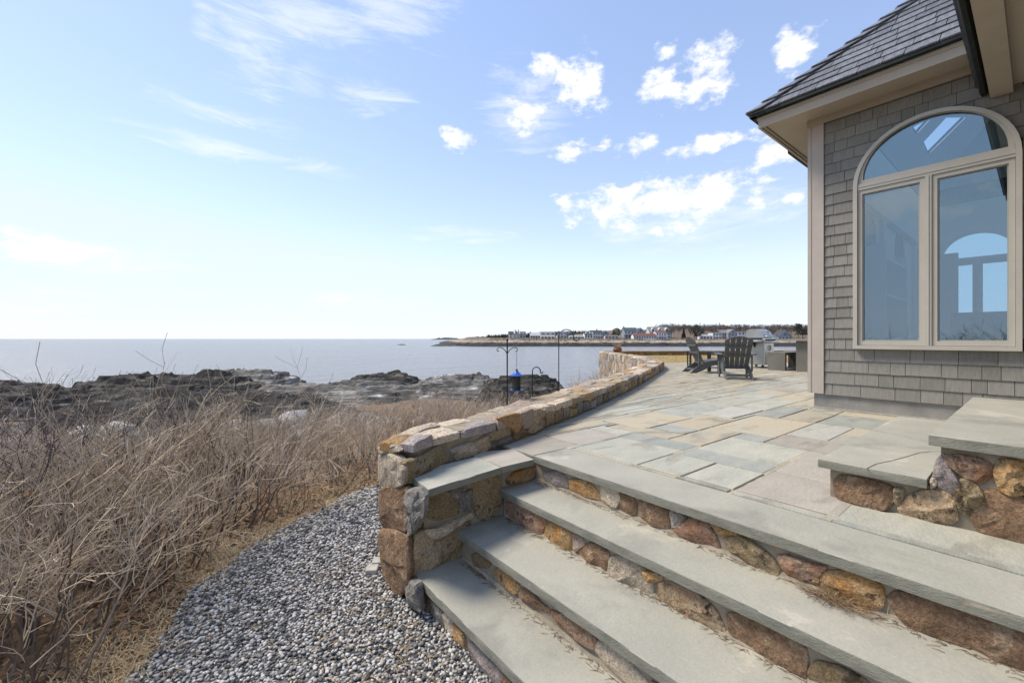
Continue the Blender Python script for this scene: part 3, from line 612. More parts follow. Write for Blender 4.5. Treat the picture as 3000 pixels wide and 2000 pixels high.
# ---- lawn with its own low wall
LAWN = mat('winter_lawn', (.33, .225, .085), (.24, .2, .075), scale=.6, rough=.95, bump=1, bscale=14, c3_=(.36, .26, .12), sep=False)
def lawn():
    a = [wpos(s)[0] + wpos(s)[1] * .2 for s in SL if 16.1 < (wpos(s)[0].x * SA + wpos(s)[0].y * CA) < 30]
    poly = [(p.x, p.y) for p in a[::4]] + [(p.x, p.y) for p in (W(5.3, 23.5), W(11, 24.3), W(26, 25.5), W(28, 16.5), W(17, 16.3))]
    mb = MB(); mb.prism([(x, y, -.7) for x, y in poly], (0, 0, .69)); tag(obj('lawn', mb, LAWN), kind='structure')
    g = MB(); rg = random.Random(3)
    for _ in range(9000):
        d = 16.4 + 7.2 * rg.random(); x = 5.4 + 11 * rg.random(); p = W(x, d, -.01); h = rg.uniform(.015, .05); w = rg.uniform(.004, .01); an = rg.random() * 6.28; v = Vector((math.cos(an), math.sin(an), 0)) * w
        g.add([p - v, p + v, p + Vector((rg.uniform(-.03, .03), rg.uniform(-.03, .03), h))], [(0, 1, 2)])
    tag(obj('lawn_grass', g, mat('dry_blades', (.4, .29, .12), (.3, .23, .09), scale=2, rough=.9, island=.3), None), 'short straw coloured grass blades on the lawn behind the terrace', 'grass', kind='stuff')
    wl = thing('lawn_wall', 'low ochre lichened stone wall along the far edge of the lawn', 'wall', tuple(W(10, 24, -.3)))
    OC = [mat('lichen_a', (.26, .15, .045), (.17, .12, .07), scale=5, rough=.95, bump=1, bscale=20, rnd=.25), mat('lichen_b', (.2, .16, .08), (.3, .2, .08), scale=5, rough=.95, bump=1, bscale=20, rnd=.25)]
    mb = MB(); A_, B_ = W(5.3, 23.4), W(25, 25); dd = (B_ - A_).normalized(); nn = Vector((-dd.y, dd.x, 0))
    mb.prism([A_ + Vector((0, 0, -1.2)), B_ + Vector((0, 0, -1.2)), B_ + nn * .45 + Vector((0, 0, -1.2)), A_ + nn * .45 + Vector((0, 0, -1.2))], (0, 0, 1.43)); obj('mortar_core', mb, OC[1], wl)
    s = 0; i = 0
    while s < 13:
        w = rg.uniform(.25, .5); z = -.02; hs_ = [rg.uniform(.1, .16)]; hs_.append(.255 - hs_[0])
        for h in hs_:
            i += 1
            P_ = [A_ + dd * (s + u) + Vector((0, 0, z + v)) for u, v in ((.01, .01), (w / 2, -.005), (w - .02, .01), (w - .01, h / 2), (w - .02, h - .01), (w / 2, h), (.02, h - .015))]
            stone(P_, -nn, .05, .03, rg.choice(OC), wl, ch=0, seed=i); z += h
        s += w
lawn()
# ---- gravel path
PATH_EDGE = [(-1.5, -2.5), (-1.55, .5), (-1.75, 1.4), (-1.9, 2.1), (-2.16, 2.9), (-2.14, 3.5), (-1.97, 4.1), (-1.62, 4.9), (-1.25, 5.6), (-.9, 6.2)]
def edge_x(d):
    for (xa, da), (xb, db) in zip(PATH_EDGE, PATH_EDGE[1:]):
        if da <= d <= db: return xa + (xb - xa) * (d - da) / (db - da) + .09 * noise.noise(Vector((d * 2.3, 0, 0))) + .05 * noise.noise(Vector((d * 9, 3, 0)))
    return -9
def gravel():
    GB = mat('gravel_bed', (.07, .068, .063), (.18, .175, .165), scale=60, rough=.9, sep=False, bump=1, bscale=80)
    right = [(3.2, -2.5), (3.2, -.5), (1.9, .4), (1.2, 1.2), (.2, 2.6), (-.3, 3.4), (.2, 4.6), (.3, 5.4), (-.3, 6.2)]
    mb = MB(); pl = [W(x, d, -.795) for x, d in PATH_EDGE] + [W(x, d, -.795) for x, d in right[::-1]]
    mb.add(pl, [tuple(range(len(pl)))[::-1]]); tag(obj('gravel_path', mb, GB), kind='structure')
    rng = np.random.default_rng(2)
    t = (1 + 5 ** .5) / 2
    iv = np.array([(-1, t, 0), (1, t, 0), (-1, -t, 0), (1, -t, 0), (0, -1, t), (0, 1, t), (0, -1, -t), (0, 1, -t), (t, 0, -1), (t, 0, 1), (-t, 0, -1), (-t, 0, 1)]); iv /= np.linalg.norm(iv[0])
    fi = np.array([(0, 11, 5), (0, 5, 1), (0, 1, 7), (0, 7, 10), (0, 10, 11), (1, 5, 9), (5, 11, 4), (11, 10, 2), (10, 7, 6), (7, 1, 8), (3, 9, 4), (3, 4, 2), (3, 2, 6), (3, 6, 8), (3, 8, 9), (4, 9, 5), (2, 4, 11), (6, 2, 10), (8, 6, 7), (9, 8, 1)])
    pts = []
    def okp(x, d):
        if x < edge_x(d) - .02: return False
        p = W(x, d)
        if p.y < 2.5 and p.x > XN[3] + .05: return False
        if p.y >= 2.5 and p.x > 1.18:
            # inside the wall line?
            q = INNER; best = min(range(0, len(q), 4), key=lambda i: (q[i].x - p.x) ** 2 + (q[i].y - p.y) ** 2); n = wpos(SL[best])[1]
            if (p - q[best]).dot(n) < tw(SL[best]) - .02: return False
        return True
    for d0, d1, sp in ((1.2, 3.2, .0178), (3.2, 4.6, .021), (4.6, 6.2, .028)):
        for d in np.arange(d0, d1, sp):
            for x in np.arange(-2.6, min(1.6, .5 + .3 * d), sp):
                xx, dd = x + rng.uniform(-.4, .4) * sp, d + rng.uniform(-.4, .4) * sp
                if abs(xx) / max(dd, .1) > 1.35: continue
                if okp(xx, dd): pts.append((xx, dd, sp))
    n = len(pts); print('gravel', n)
    pa = np.array(pts); wx = pa[:, 0] * CA + pa[:, 1] * SA; wy = -pa[:, 0] * SA + pa[:, 1] * CA
    sz = rng.uniform(.55, 1.0, n) ** 1.0 * pa[:, 2] * .86
    sc = np.stack([rng.uniform(.75, 1.35, n), rng.uniform(.6, 1.0, n), rng.uniform(.38, .65, n)], 1) * sz[:, None]
    V = iv[None] * (1 + rng.uniform(-.22, .22, (n, 12, 1))) * sc[:, None, :]
    a = rng.uniform(0, 6.283, n); b = rng.uniform(-.5, .5, n)
    x, y, z = V[..., 0].copy(), V[..., 1].copy(), V[..., 2].copy()
    y, z = y * np.cos(b)[:, None] - z * np.sin(b)[:, None], y * np.sin(b)[:, None] + z * np.cos(b)[:, None]
    X = x * np.cos(a)[:, None] - y * np.sin(a)[:, None] + wx[:, None]; Y = x * np.sin(a)[:, None] + y * np.cos(a)[:, None] + wy[:, None]
    Z = z + (-.795 + rng.uniform(-.002, .012, n))[:, None]
    co = np.stack([X, Y, Z], 2).reshape(-1, 3); fc = (fi[None] + 12 * np.arange(n)[:, None, None]).reshape(-1, 3)
    me = bpy.data.meshes.new('gravel'); me.vertices.add(len(co)); me.vertices.foreach_set('co', co.ravel()); me.loops.add(fc.size); me.loops.foreach_set('vertex_index', fc.ravel().astype(np.int32))
    me.polygons.add(len(fc)); me.polygons.foreach_set('loop_start', np.arange(0, fc.size, 3, dtype=np.int32)); me.polygons.foreach_set('loop_total', np.full(len(fc), 3, np.int32)); me.update(); me.validate()
    m = bpy.data.materials.new('gravel_stone'); m.use_nodes = True; nt = m.node_tree; b_ = nt.nodes['Principled BSDF']; b_.inputs['Roughness'].default_value = .8
    ge = nt.nodes.new('ShaderNodeNewGeometry'); rp = nt.nodes.new('ShaderNodeValToRGB'); nt.links.new(ge.outputs['Random Per Island'], rp.inputs[0])
    rp.color_ramp.interpolation = 'CONSTANT'; e = rp.color_ramp.elements; e[0].color = (.06, .06, .062, 1); e[1].position = .15; e[1].color = (.18, .172, .16, 1)
    for p_, c_ in ((.34, (.31, .295, .275)), (.5, (.43, .42, .4)), (.68, (.56, .535, .49)), (.88, (.1, .1, .102)), (.95, (.3, .25, .2))):
        q = e.new(p_); q.color = (*c_, 1)
    nt.links.new(rp.outputs[0], b_.inputs['Base Color'])
    o = link('gravel', me, m, None); tag(o, 'grey and white crushed gravel beside the stone steps', 'gravel', kind='stuff')
gravel()
# ================================================================ HOUSE
XW = 6.65; YE = 1.92; WY = .783; WR = .67; WZ0 = .795; WZ1 = 2.79; XB = 14.9; YS = -4.2
SOF = 3.80; EAVE_X = 6.12; EAVE_Y = 2.45; EZ = 3.95; SLOPE = .97
def arch(yc, r, z0, z1, n=24, ax='y', c=0.0):
    """closed outline of an arched opening in (u,z)"""
    return [(yc + r, z0)] + [(yc + r * math.cos(math.pi * k / n), z1 + r * math.sin(math.pi * k / n)) for k in range(n + 1)] + [(yc - r, z0)]
def plate(outer, holes, conv, vec):
    """flat plate with holes: outlines in (u,z); conv maps to 3-D; extruded by vec"""
    bm = bmesh.new(); vec = Vector(vec); loops = []
    for lp in [outer] + holes:
        vs = [bm.verts.new(conv(*p)) for p in lp]; loops.append(vs)
        for i in range(len(vs)): bm.edges.new((vs[i], vs[(i + 1) % len(vs)]))
    r = bmesh.ops.triangle_fill(bm, use_beauty=True, edges=bm.edges[:])
    mb = MB(); idx = {}
    for v in bm.verts: idx[v] = len(mb.v); mb.v.append(v.co.copy())
    nb = len(mb.v)
    for v in list(mb.v)[:nb]: mb.v.append(v + vec)
    for f in bm.faces:
        ii = [idx[v] for v in f.verts]; up = f.normal.dot(vec) > 0
        mb.f.append(tuple(i + nb for i in (ii if up else ii[::-1]))); mb.f.append(tuple(ii[::-1] if up else ii))
    for vs in loops:
        for i in range(len(vs)):
            a, b = idx[vs[i]], idx[vs[(i + 1) % len(vs)]]; mb.f.append((a, b, b + nb, a + nb))
    bm.free(); return mb
def ring(out, inn, conv, vec): return plate(out, [inn], conv, vec)
GLASS = bpy.data.materials.new('window_glass'); GLASS.use_nodes = True
GLASS2 = bpy.data.materials.new('far_pane_glass'); GLASS2.use_nodes = True
def _glass(G, ior):
    nt = G.node_tree; nt.nodes.clear(); L = nt.links.new
    tr = nt.nodes.new('ShaderNodeBsdfTransparent'); tr.inputs[0].default_value = (.72, .81, .86, 1); gl = nt.nodes.new('ShaderNodeBsdfGlossy'); gl.inputs['Roughness'].default_value = .0; gl.inputs[0].default_value = (.74, .88, 1, 1)
    fr = nt.nodes.new('ShaderNodeFresnel'); fr.inputs[0].default_value = ior; mx = nt.nodes.new('ShaderNodeMixShader'); L(fr.outputs[0], mx.inputs[0]); L(tr.outputs[0], mx.inputs[1]); L(gl.outputs[0], mx.inputs[2])
    o = nt.nodes.new('ShaderNodeOutputMaterial'); L(mx.outputs[0], o.inputs[0])
_glass(GLASS, 2.3); _glass(GLASS2, 1.2)
INT_W = plain('interior_wall_paint', (.74, .73, .68), .8); INT_F = mat('interior_floor_wood', (.2, .13, .08), (.28, .19, .12), scale=5, rough=.4, stretch=(.4, 5, 1)); INT_T = plain('interior_white_trim', (.72, .72, .7), .5)
def arched_window(parent, conv, out, yc, r, z0, z1, name='window', fm=None, sgn=-1):
    """fan window over two tall sashes. conv(u,z,depth)"""
    fm = fm or WINF; gm_ = GLASS if name == 'window' else GLASS2; name = 'window'
    def cv(d): return lambda u, z: conv(u, z, d)
    o = out
    fr = obj(name, ring(arch(yc, r, z0, z1), arch(yc, r - .042, z0 + .045, z1), cv(.0), o(.085)), fm, parent, smooth=30)
    def bar(lo, hi, d, th, nm, p=fr):
        mb = MB(); mb.prism([conv(lo[0], lo[1], d), conv(hi[0], lo[1], d), conv(hi[0], hi[1], d), conv(lo[0], hi[1], d)], o(th)); return obj(nm, mb, fm, p)
    bar((yc - r + .043, z1 - .045), (yc + r - .043, z1 + .03), .0, .072, 'transom'); bar((yc - .026, z0 + .046), (yc + .026, z1 - .046), .0, .074, 'mullion')
    bar((yc - r + .043, z1 - .012), (yc + r - .043, z1 - .004), .072, .006, 'bead'); bar((yc - .005, z0 + .046), (yc + .005, z1 - .046), .074, .007, 'bead')
    n = 20; ri = r - .046
    fan_o = [(yc + ri * math.cos(a), z1 + .032 + (ri) * math.sin(a) * .995) for a in [math.pi * k / n for k in range(n + 1)]]
    rg_ = ri - .045; fan_i = [(yc + rg_ * math.cos(a), z1 + .075 + (rg_ - .02) * math.sin(a)) for a in [math.pi * k / n for k in range(n + 1)]]
    obj('fan_sash', ring(fan_o, fan_i, cv(.005), o(.055)), fm, fr, smooth=30)
    obj('pane', plate([(u, z) for u, z in fan_i], [], cv(.022), o(.006)), gm_, fr)
    for s in (-1, 1):
        a, b = sorted((yc + s * .028, yc + s * (r - .045))); lo, hi = z0 + .048, z1 - .048
        obj('sash', ring([(a, lo), (b, lo), (b, hi), (a, hi)], [(a + .042, lo + .05), (b - .042, lo + .05), (b - .042, hi - .045), (a + .042, hi - .045)], cv(.005), o(.055)), fm, fr)
        e = [(a + .042, lo + .05), (b - .042, lo + .05), (b - .042, hi - .045), (a + .042, hi - .045)]
        obj('pane', plate(e, [], cv(.022), o(.006)), gm_, fr)
        ii = [(u + (.012 if u < (a + b) / 2 else -.012), z + (.012 if z < (lo + hi) / 2 else -.012)) for u, z in e]
        obj('glazing_bead', ring(e, ii, cv(.028), o(.018)), plain('pale_gasket', (.36, .35, .32), .6), fr)
    return fr
def house():
    h = thing('shingled_house', 'grey shingled house with arched window and dark slate hip roof beside the terrace', 'house', (10, -.8, 0))
    # foundation
    mb = MB(); mb.box((XW + .01, YS, -.1), (XB, YE - .035, .2)); obj('foundation', mb, CONC, h)
    mb = MB(); rg = random.Random(6)
    prev = None
    loop = []
    y = YE - .03
    while y > -.8: loop.append((XW + .012 - rg.uniform(.01, .035), y)); y -= rg.uniform(.05, .16)
    mb = MB(); pts = [(XW + .012, YE - .03)] + loop + [(XW + .012, y)]
    mb.prism([(a, b, -.01) for a, b in pts], (0, 0, .03)); obj('mortar_fillet', mb, mat('pale_mortar', (.45, .42, .36), (.36, .33, .29), scale=20, rough=.95, bump=.7, bscale=60), h)
    # walls (sheathing) with openings
    cF = lambda y, z: Vector((XW + .005, y, z))
    SHE = plain('sheathing_dark', (.045, .042, .038), .9)
    front = obj('wall', plate([(YE - .01, .2), (YE - .01, 3.86), (YS, 3.86), (YS, .2)], [arch(WY, WR - .01, WZ0 + .01, WZ1)], cF, (.14, 0, 0)), SHE, h)
    front['label'] = 'grey shingled front wall'
    skin = obj('interior_wall', plate([(YE - .16, .2), (YE - .16, 4.2), (YS, 4.2), (YS, .2)], [arch(WY, WR + .0, WZ0 - .0, WZ1)], lambda y, z: Vector((XW + .148, y, z)), (.02, 0, 0)), INT_W, h)
    side_w = [(8.9, .5, .95, 2.6), (11.3, .5, .95, 2.6), (13.4, .5, .95, 2.6)]
    cS = lambda x, z: Vector((x, YE - .005, z))
    obj('wall', plate([(XW + .02, .2), (XW + .02, 3.86), (XB, 3.86), (XB, .2)], [arch(*w) for w in side_w], cS, (0, -.14, 0)), SHINGLE, h)
    obj('interior_wall', plate([(XW + .17, .2), (XW + .17, 4.2), (XB, 4.2), (XB, .2)], [arch(*w) for w in side_w], lambda x, z: Vector((x, YE - .15, z)), (0, -.02, 0)), INT_W, h)
    FYC = .93
    cB = lambda y, z: Vector((XB, y, z))
    obj('wall', plate([(YE, .2), (YE, 3.86), (YS, 3.86), (YS, .2)], [arch(FYC, WR, WZ0, WZ1), arch(FYC - 2.4, WR, WZ0, WZ1)], cB, (.14, 0, 0)), SHINGLE, h)
    obj('interior_wall', plate([(YE - .2, .3), (YE - .2, 4.2), (YS, 4.2), (YS, .3)], [arch(FYC, WR, WZ0, WZ1), arch(FYC - 2.4, WR, WZ0, WZ1)], lambda y, z: Vector((XB - .02, y, z)), (.015, 0, 0)), INT_W, h)
    mb = MB(); mb.box((XW, YS - .14, .2), (XB, YS, 3.86)); obj('wall', mb, SHINGLE, h)
    mb = MB(); mb.box((XW + .17, YS, .2), (XB - .03, YE - .18, .3)); obj('floor', mb, INT_F, h)
    # windows
    w = arched_window(h, lambda u, z, d: Vector((XW - .03 + .03 - d - .0, u, z)), lambda t_: Vector((-t_, 0, 0)), WY, WR, WZ0, WZ1)
    w['label'] = 'tall arched window with taupe frame'
    for X_, r, a, b in side_w: arched_window(h, lambda u, z, d: Vector((u, YE + d, z)), lambda t_: Vector((0, t_, 0)), X_, r, a, b)
    for yc in (FYC, FYC - 2.4): arched_window(h, lambda u, z, d: Vector((XB - .02 - d, u, z)), lambda t_: Vector((-t_, 0, 0)), yc, WR, WZ0, WZ1, fm=INT_T, name='far')
    # shingle courses on the front wall, cut round the window
    exps = .1495; z = .197; row = 0; rg = random.Random(21); YL = YE - .153; zmax = 3.745
    xb, xt = XW - .017, XW - .004
    Ro = WR + .002
    while z < zmax - .02:
        exps = .1495 if z < .78 else .1335
        z1 = min(z + exps, zmax); y = YL; first = True
        while y > -1.4:
            wd = rg.choice((.12, .14, .17, .2, .23, .27, .3)) * rg.uniform(.92, 1.08)
            if first: wd *= rg.uniform(.35, 1); first = False
            y2 = y - wd; a, b = y2 + .0022, y - .0022; y = y2
            zl = z + rg.uniform(-.003, .003) - .004
            # columns for the arch cut
            us = [a, b] if (abs((a + b) / 2 - WY) > Ro + .2 or z1 < WZ1 - .02) else [a + (b - a) * k / 8 for k in range(9)]
            if z1 > WZ0 - .004 and zl < WZ1 and z1 <= WZ1 + exps:
                if zl < WZ0 - .02: pass
                elif b > WY + Ro and a < WY + Ro and z1 > WZ0 + .05 and zl < WZ1 - .01: a = WY + Ro; us = [a, b] if b - a > .01 else []
                elif b > WY - Ro and a < WY - Ro and z1 > WZ0 + .05 and zl < WZ1 - .01: b = WY - Ro; us = [a, b] if b - a > .01 else []
                elif a >= WY - Ro - .001 and b <= WY + Ro + .001 and z1 > WZ0 + .05 and z1 < WZ1: us = []
            if not us: continue
            cols = []
            for u in us:
                zz = zl
                du = abs(u - WY)
                if du < Ro:
                    if z1 > WZ1 - .02: zz = max(zz, WZ1 + math.sqrt(max(0, Ro * Ro - du * du)))
                    elif zl < WZ0 < z1 and False: pass
                cols.append((u, zz))
            zt_ = z1 if not (zl < WZ0 <= z1 and b > WY - Ro and a < WY + Ro) else WZ0 - .002
            cols = [(u, zz) for u, zz in cols if zz < zt_ - .004]
            if len(cols) < 2: continue
            lo = cols; fr = lambda u, zz: Vector((xb + (xt - xb) * min(1, (zz - zl) / exps), u, zz))
            ul, ur = lo[0][0], lo[-1][0]; tops = [(ur, zt_), (ul, zt_)]
            if zt_ < z1 - .004:
                e1, e0 = WY + Ro, WY - Ro
                if ur > e1: tops = [(ur, z1), (e1, z1), (e1, zt_), (ul, zt_)]
                elif ul < e0: tops = [(ur, zt_), (e0, zt_), (e0, z1), (ul, z1)]
            loop = [fr(u, zz) for u, zz in lo] + [fr(u, zz) for u, zz in tops]
            mb = MB(); n = len(loop); bk = [Vector((XW + .004, p.y, p.z)) for p in loop]
            mb.add(loop + bk, [tuple(range(n))[::-1]] + [(i, (i + 1) % n, n + (i + 1) % n, n + i) for i in range(n)])
            obj('shingle', mb, SHINGLE, front)
        z += exps; row += 1
    # trim: corner boards, frieze, soffits, fascia
    def bx(nm, lo, hi, m=TRIM, p=h): mb = MB(); mb.box(lo, hi); return obj(nm, mb, m, p)
    bx('corner_board', (XW - .028, YE - .15, .2), (XW + .004, YE + .028, 3.744)); bx('corner_board', (XW + .005, YE - .004, .2), (XW + .16, YE + .028, 3.744))
    bx('corner_bead', (XW - .034, YE - .012, .2), (XW - .0285, YE - .004, 3.744))
    bx('frieze', (XW - .034, YS, 3.746), (XW + .004, YE + .033, 3.9), EAVE); bx('frieze', (XW + .005, YE - .004, 3.746), (XB, YE + .033, 3.9), EAVE)
    ex, ey = EAVE_X + .06, EAVE_Y - .06
    def poly(nm, pts, vec, m): mb = MB(); mb.prism(pts, vec); return obj(nm, mb, m, h)
    poly('soffit', [(ex + .03, ey - .03, SOF), (ex + .03, YS, SOF), (XW - .033, YS, SOF + .035), (XW - .033, YE + .033, SOF + .035)], (0, 0, .012), EAVE)
    poly('soffit', [(ex + .03, ey - .03, SOF), (XW - .033, YE + .033, SOF + .035), (XB, YE + .033, SOF + .035), (XB, ey - .03, SOF)], (0, 0, .012), EAVE)
    poly('soffit_vent', [(ex + .055, ey - .055, SOF - .002), (ex + .055, YS, SOF - .002), (ex + .075, YS, SOF - .002), (ex + .075, ey - .075, SOF - .002)], (0, 0, .003), mat('vent_dark', (.2, .17, .13), (.1, .085, .065), scale=90, rough=.9))
    poly('soffit_vent', [(ex + .055, ey - .055, SOF - .002), (ex + .075, ey - .075, SOF - .002), (XB, ey - .075, SOF - .002), (XB, ey - .055, SOF - .002)], (0, 0, .003), MATS['vent_dark'])
    bx('fascia', (ex, YS, 3.775), (ex + .028, ey, 3.912), EAVE); bx('fascia', (ex + .029, ey - .028, 3.775), (XB, ey, 3.912), EAVE)
    bx('fascia_mould', (ex - .012, YS, 3.875), (ex - .001, ey + .012, 3.912), EAVE)
    # gutter along the sea side, with its turned end further back
    mb = MB(); gp = [(ey + .002, 3.90), (ey + .03, 3.83), (ey + .085, 3.825), (ey + .115, 3.86), (ey + .12, 3.925), (ey + .11, 3.925), (ey + .1, 3.87), (ey + .075, 3.84), (ey + .035, 3.845), (ey + .012, 3.91)]
    mb.prism([(7.6, a, b) for a, b in gp], (7.2, 0, 0)); obj('gutter', mb, DARKM, h)
    # roof: sheets under slates
    rx = (EAVE_X + 15.4) / 2
    def rz_f(x): return EZ + SLOPE * (x - EAVE_X)
    def rz_s(y): return EZ + SLOPE * (EAVE_Y - y)
    UND = plain('roof_underlay', (.03, .03, .034), .9)
    yr = EAVE_Y - (rx - EAVE_X); zr = rz_f(rx)
    rf = obj('roof', MB().prism([(EAVE_X + .004, EAVE_Y - .004, EZ - .025), (EAVE_X + .004, YS - .4, EZ - .025), (rx, YS - .4, zr - .025), (rx, yr, zr - .025)], (0, 0, .02)), UND, h)
    rf['label'] = 'dark blue grey slate roof'
    # sea side slope carries two skylight openings
    def slope_pt(px):      # picture point through the window onto the sea-side slope
        r = ray(*px); t = (EZ + SLOPE * EAVE_Y - HC) / (r.z + SLOPE * r.y); return CAMP + r * t
    sk = [[slope_pt(p) for p in q] for q in ([(2702, 406), (2718, 441), (2829, 330), (2772, 330)], [(2670, 360), (2682, 382), (2722, 338), (2716, 336)])]
    holes = [[(p.x, p.y) for p in q] for q in sk]
    out_ = [(EAVE_X + .004, EAVE_Y - .004), (rx, yr), (15.4, EAVE_Y - .004)]
    obj('roof_deck', plate(out_, holes, lambda x, y: Vector((x, y, rz_s(y) - .025)), (0, 0, .02)), UND, h)
    ctr = lambda q: sum((Vector((a, b, 0)) for a, b in q), Vector()) / len(q)
    obj('roof_deck', MB().prism([(15.4, EAVE_Y, EZ - .025), (rx, yr, zr - .025), (rx, YS - .4, zr - .025), (15.4, YS - .4, EZ - .025)], (0, 0, .02)), SLATE, h)
    # interior ceiling boards
    CE = plain('interior_ceiling', (.66, .66, .63), .85)
    obj('ceiling', plate([(EAVE_X + .75, EAVE_Y - .6), (rx, yr - .02), (14.7, EAVE_Y - .6)], holes, lambda x, y: Vector((x, y, rz_s(y) - .1)), (0, 0, .02)), CE, h)
    obj('ceiling', MB().prism([(EAVE_X + .75, EAVE_Y - .6, rz_f(EAVE_X + .75) - .1), (EAVE_X + .75, YS, rz_f(EAVE_X + .75) - .1), (rx, YS, zr - .1), (rx, yr, zr - .1)], (0, 0, .02)), CE, h)
    obj('ceiling', MB().prism([(14.7, EAVE_Y - .6, rz_f(EAVE_X + .75) - .1), (14.7, YS, rz_f(EAVE_X + .75) - .1), (rx, YS, zr - .1), (rx, yr, zr - .1)], (0, 0, .02)), CE, h)
    # slates on the two slopes that meet at the hip
    cs = 1 / math.hypot(1, SLOPE); sn = SLOPE * cs; ex_ = .205; rg = random.Random(31)
    def pt(side, a, b, lift):       # a along the eave from the hip corner, b up the slope
        if side == 0: return Vector((EAVE_X - .02 + b * cs - lift * sn, EAVE_Y + .02 - a, EZ + b * sn + lift * cs))
        return Vector((EAVE_X - .02 + a, EAVE_Y + .02 - b * cs + lift * sn, EZ + b * sn + lift * cs))
    for side in (0, 1):
        b = 0; row = 0
        while b < 3.0:
            a = b * cs - .3 * rg.random(); lim = 3.2 if side == 0 else 3.4
            while a < lim + b * cs * .3:
                w = rg.choice((.18, .22, .27, .33, .4)) if side == 0 else rg.choice((.25, .33, .4)); a0, a1 = a + .004, a + w - .004; a += w
                b1 = b + ex_ + .07; lo_l, lo_r = max(a0, b * cs), max(a1, b * cs); hi_l, hi_r = max(a0, b1 * cs), max(a1, b1 * cs)
                if lo_r - lo_l < .02: continue
                j = rg.uniform(-.006, .006); l0 = .023 + rg.uniform(0, .005); l1 = .004
                vs = [pt(side, lo_l, b + j, l0), pt(side, lo_r, b + j, l0), pt(side, hi_r, b1, l1 + .002), pt(side, hi_l, b1, l1 + .002), pt(side, lo_l, b + j, l0 - .018), pt(side, lo_r, b + j, l0 - .018), pt(side, hi_r, b1, -.006), pt(side, hi_l, b1, -.006)]
                fs = [(0, 1, 2, 3), (4, 5, 1, 0), (5, 6, 2, 1), (7, 4, 0, 3), (6, 7, 3, 2)]
                if side == 0: fs = [f for f in fs]
                mb = MB(); mb.add(vs, fs); obj('slate', mb, SLATE, rf)
            b += ex_; row += 1
    # hip caps
    hip = Vector((1, -1, SLOPE)).normalized()
    for k in range(20):
        for side in (0, 1):
            b0 = k * .205 - .01; b1 = b0 + .27; wv = .16
            P_ = [pt(side, b0 * cs - .02, b0, .062), pt(side, b0 * cs + wv, b0, .062), pt(side, b1 * cs + wv, b1, .03), pt(side, b1 * cs - .02, b1, .03)]
            nn = Vector((-sn, 0, cs)) if side == 0 else Vector((0, sn, cs))
            mb = MB(); mb.prism([p - nn * .018 for p in P_], nn * .018); obj('hip_cap', mb, SLATE, rf)
    bx('drip_edge', (EAVE_X - .022, YS, EZ - .035), (ex - .013, EAVE_Y + .02, EZ + .002), DARKM); bx('drip_edge', (EAVE_X - .02, ey + .001, EZ - .035), (15, EAVE_Y + .022, EZ + .002), DARKM)
    # wing: eave running out over the landing
    yg = .40; zb = 3.46
    gp = [(yg, zb + .1), (yg, zb + .03), (yg - .015, zb), (yg - .045, zb), (yg - .058, zb + .03), (yg - .058, zb + .1)]
    mb = MB(); mb.prism([(1.2, a, b) for a, b in gp], (5.42, 0, 0)); wg = obj('wing_gutter', mb, DARKM, h)
    bx('wing_soffit', (1.3, yg - .23, zb - .045), (XW - .022, yg - .075, zb + .1), EAVE); bx('wing_soffit', (1.3, -1.5, zb + .03), (XW - .022, yg - .2305, zb + .06), EAVE)
    mb = MB(); mb.prism([(1.2, yg + .03, zb + .11), (XW + .4, yg + .03, zb + .11), (XW + 2.2, -2, zb + 2.3), (1.2, -2, zb + 2.3)], (0, 0, .04)); obj('wing_roof', mb, SLATE, h)
    mb = MB(); mb.box((1.5, -1.75, .38), (XW - .05, -1.6, zb + .03)); obj('wing_wall', mb, SHINGLE, h)
    # interior furnishing of the house that shows through the glass
    for X_ in (8.2, 9.6, 12.6): bx('interior_pilaster', (X_ - .06, YE - .24, .3), (X_ + .06, YE - .175, 3.1), INT_T)
    bx('interior_cornice', (7.2, YE - .28, 2.98), (XB - .1, YE - .175, 3.12), INT_T)
    for yy in (-3.2, 1.4): bx('interior_curtain', (XB - .14, yy - .16, .35), (XB - .08, yy + .16, 3.0), plain('curtain_linen', (.55, .54, .5), .9))
    print('house done')
house()
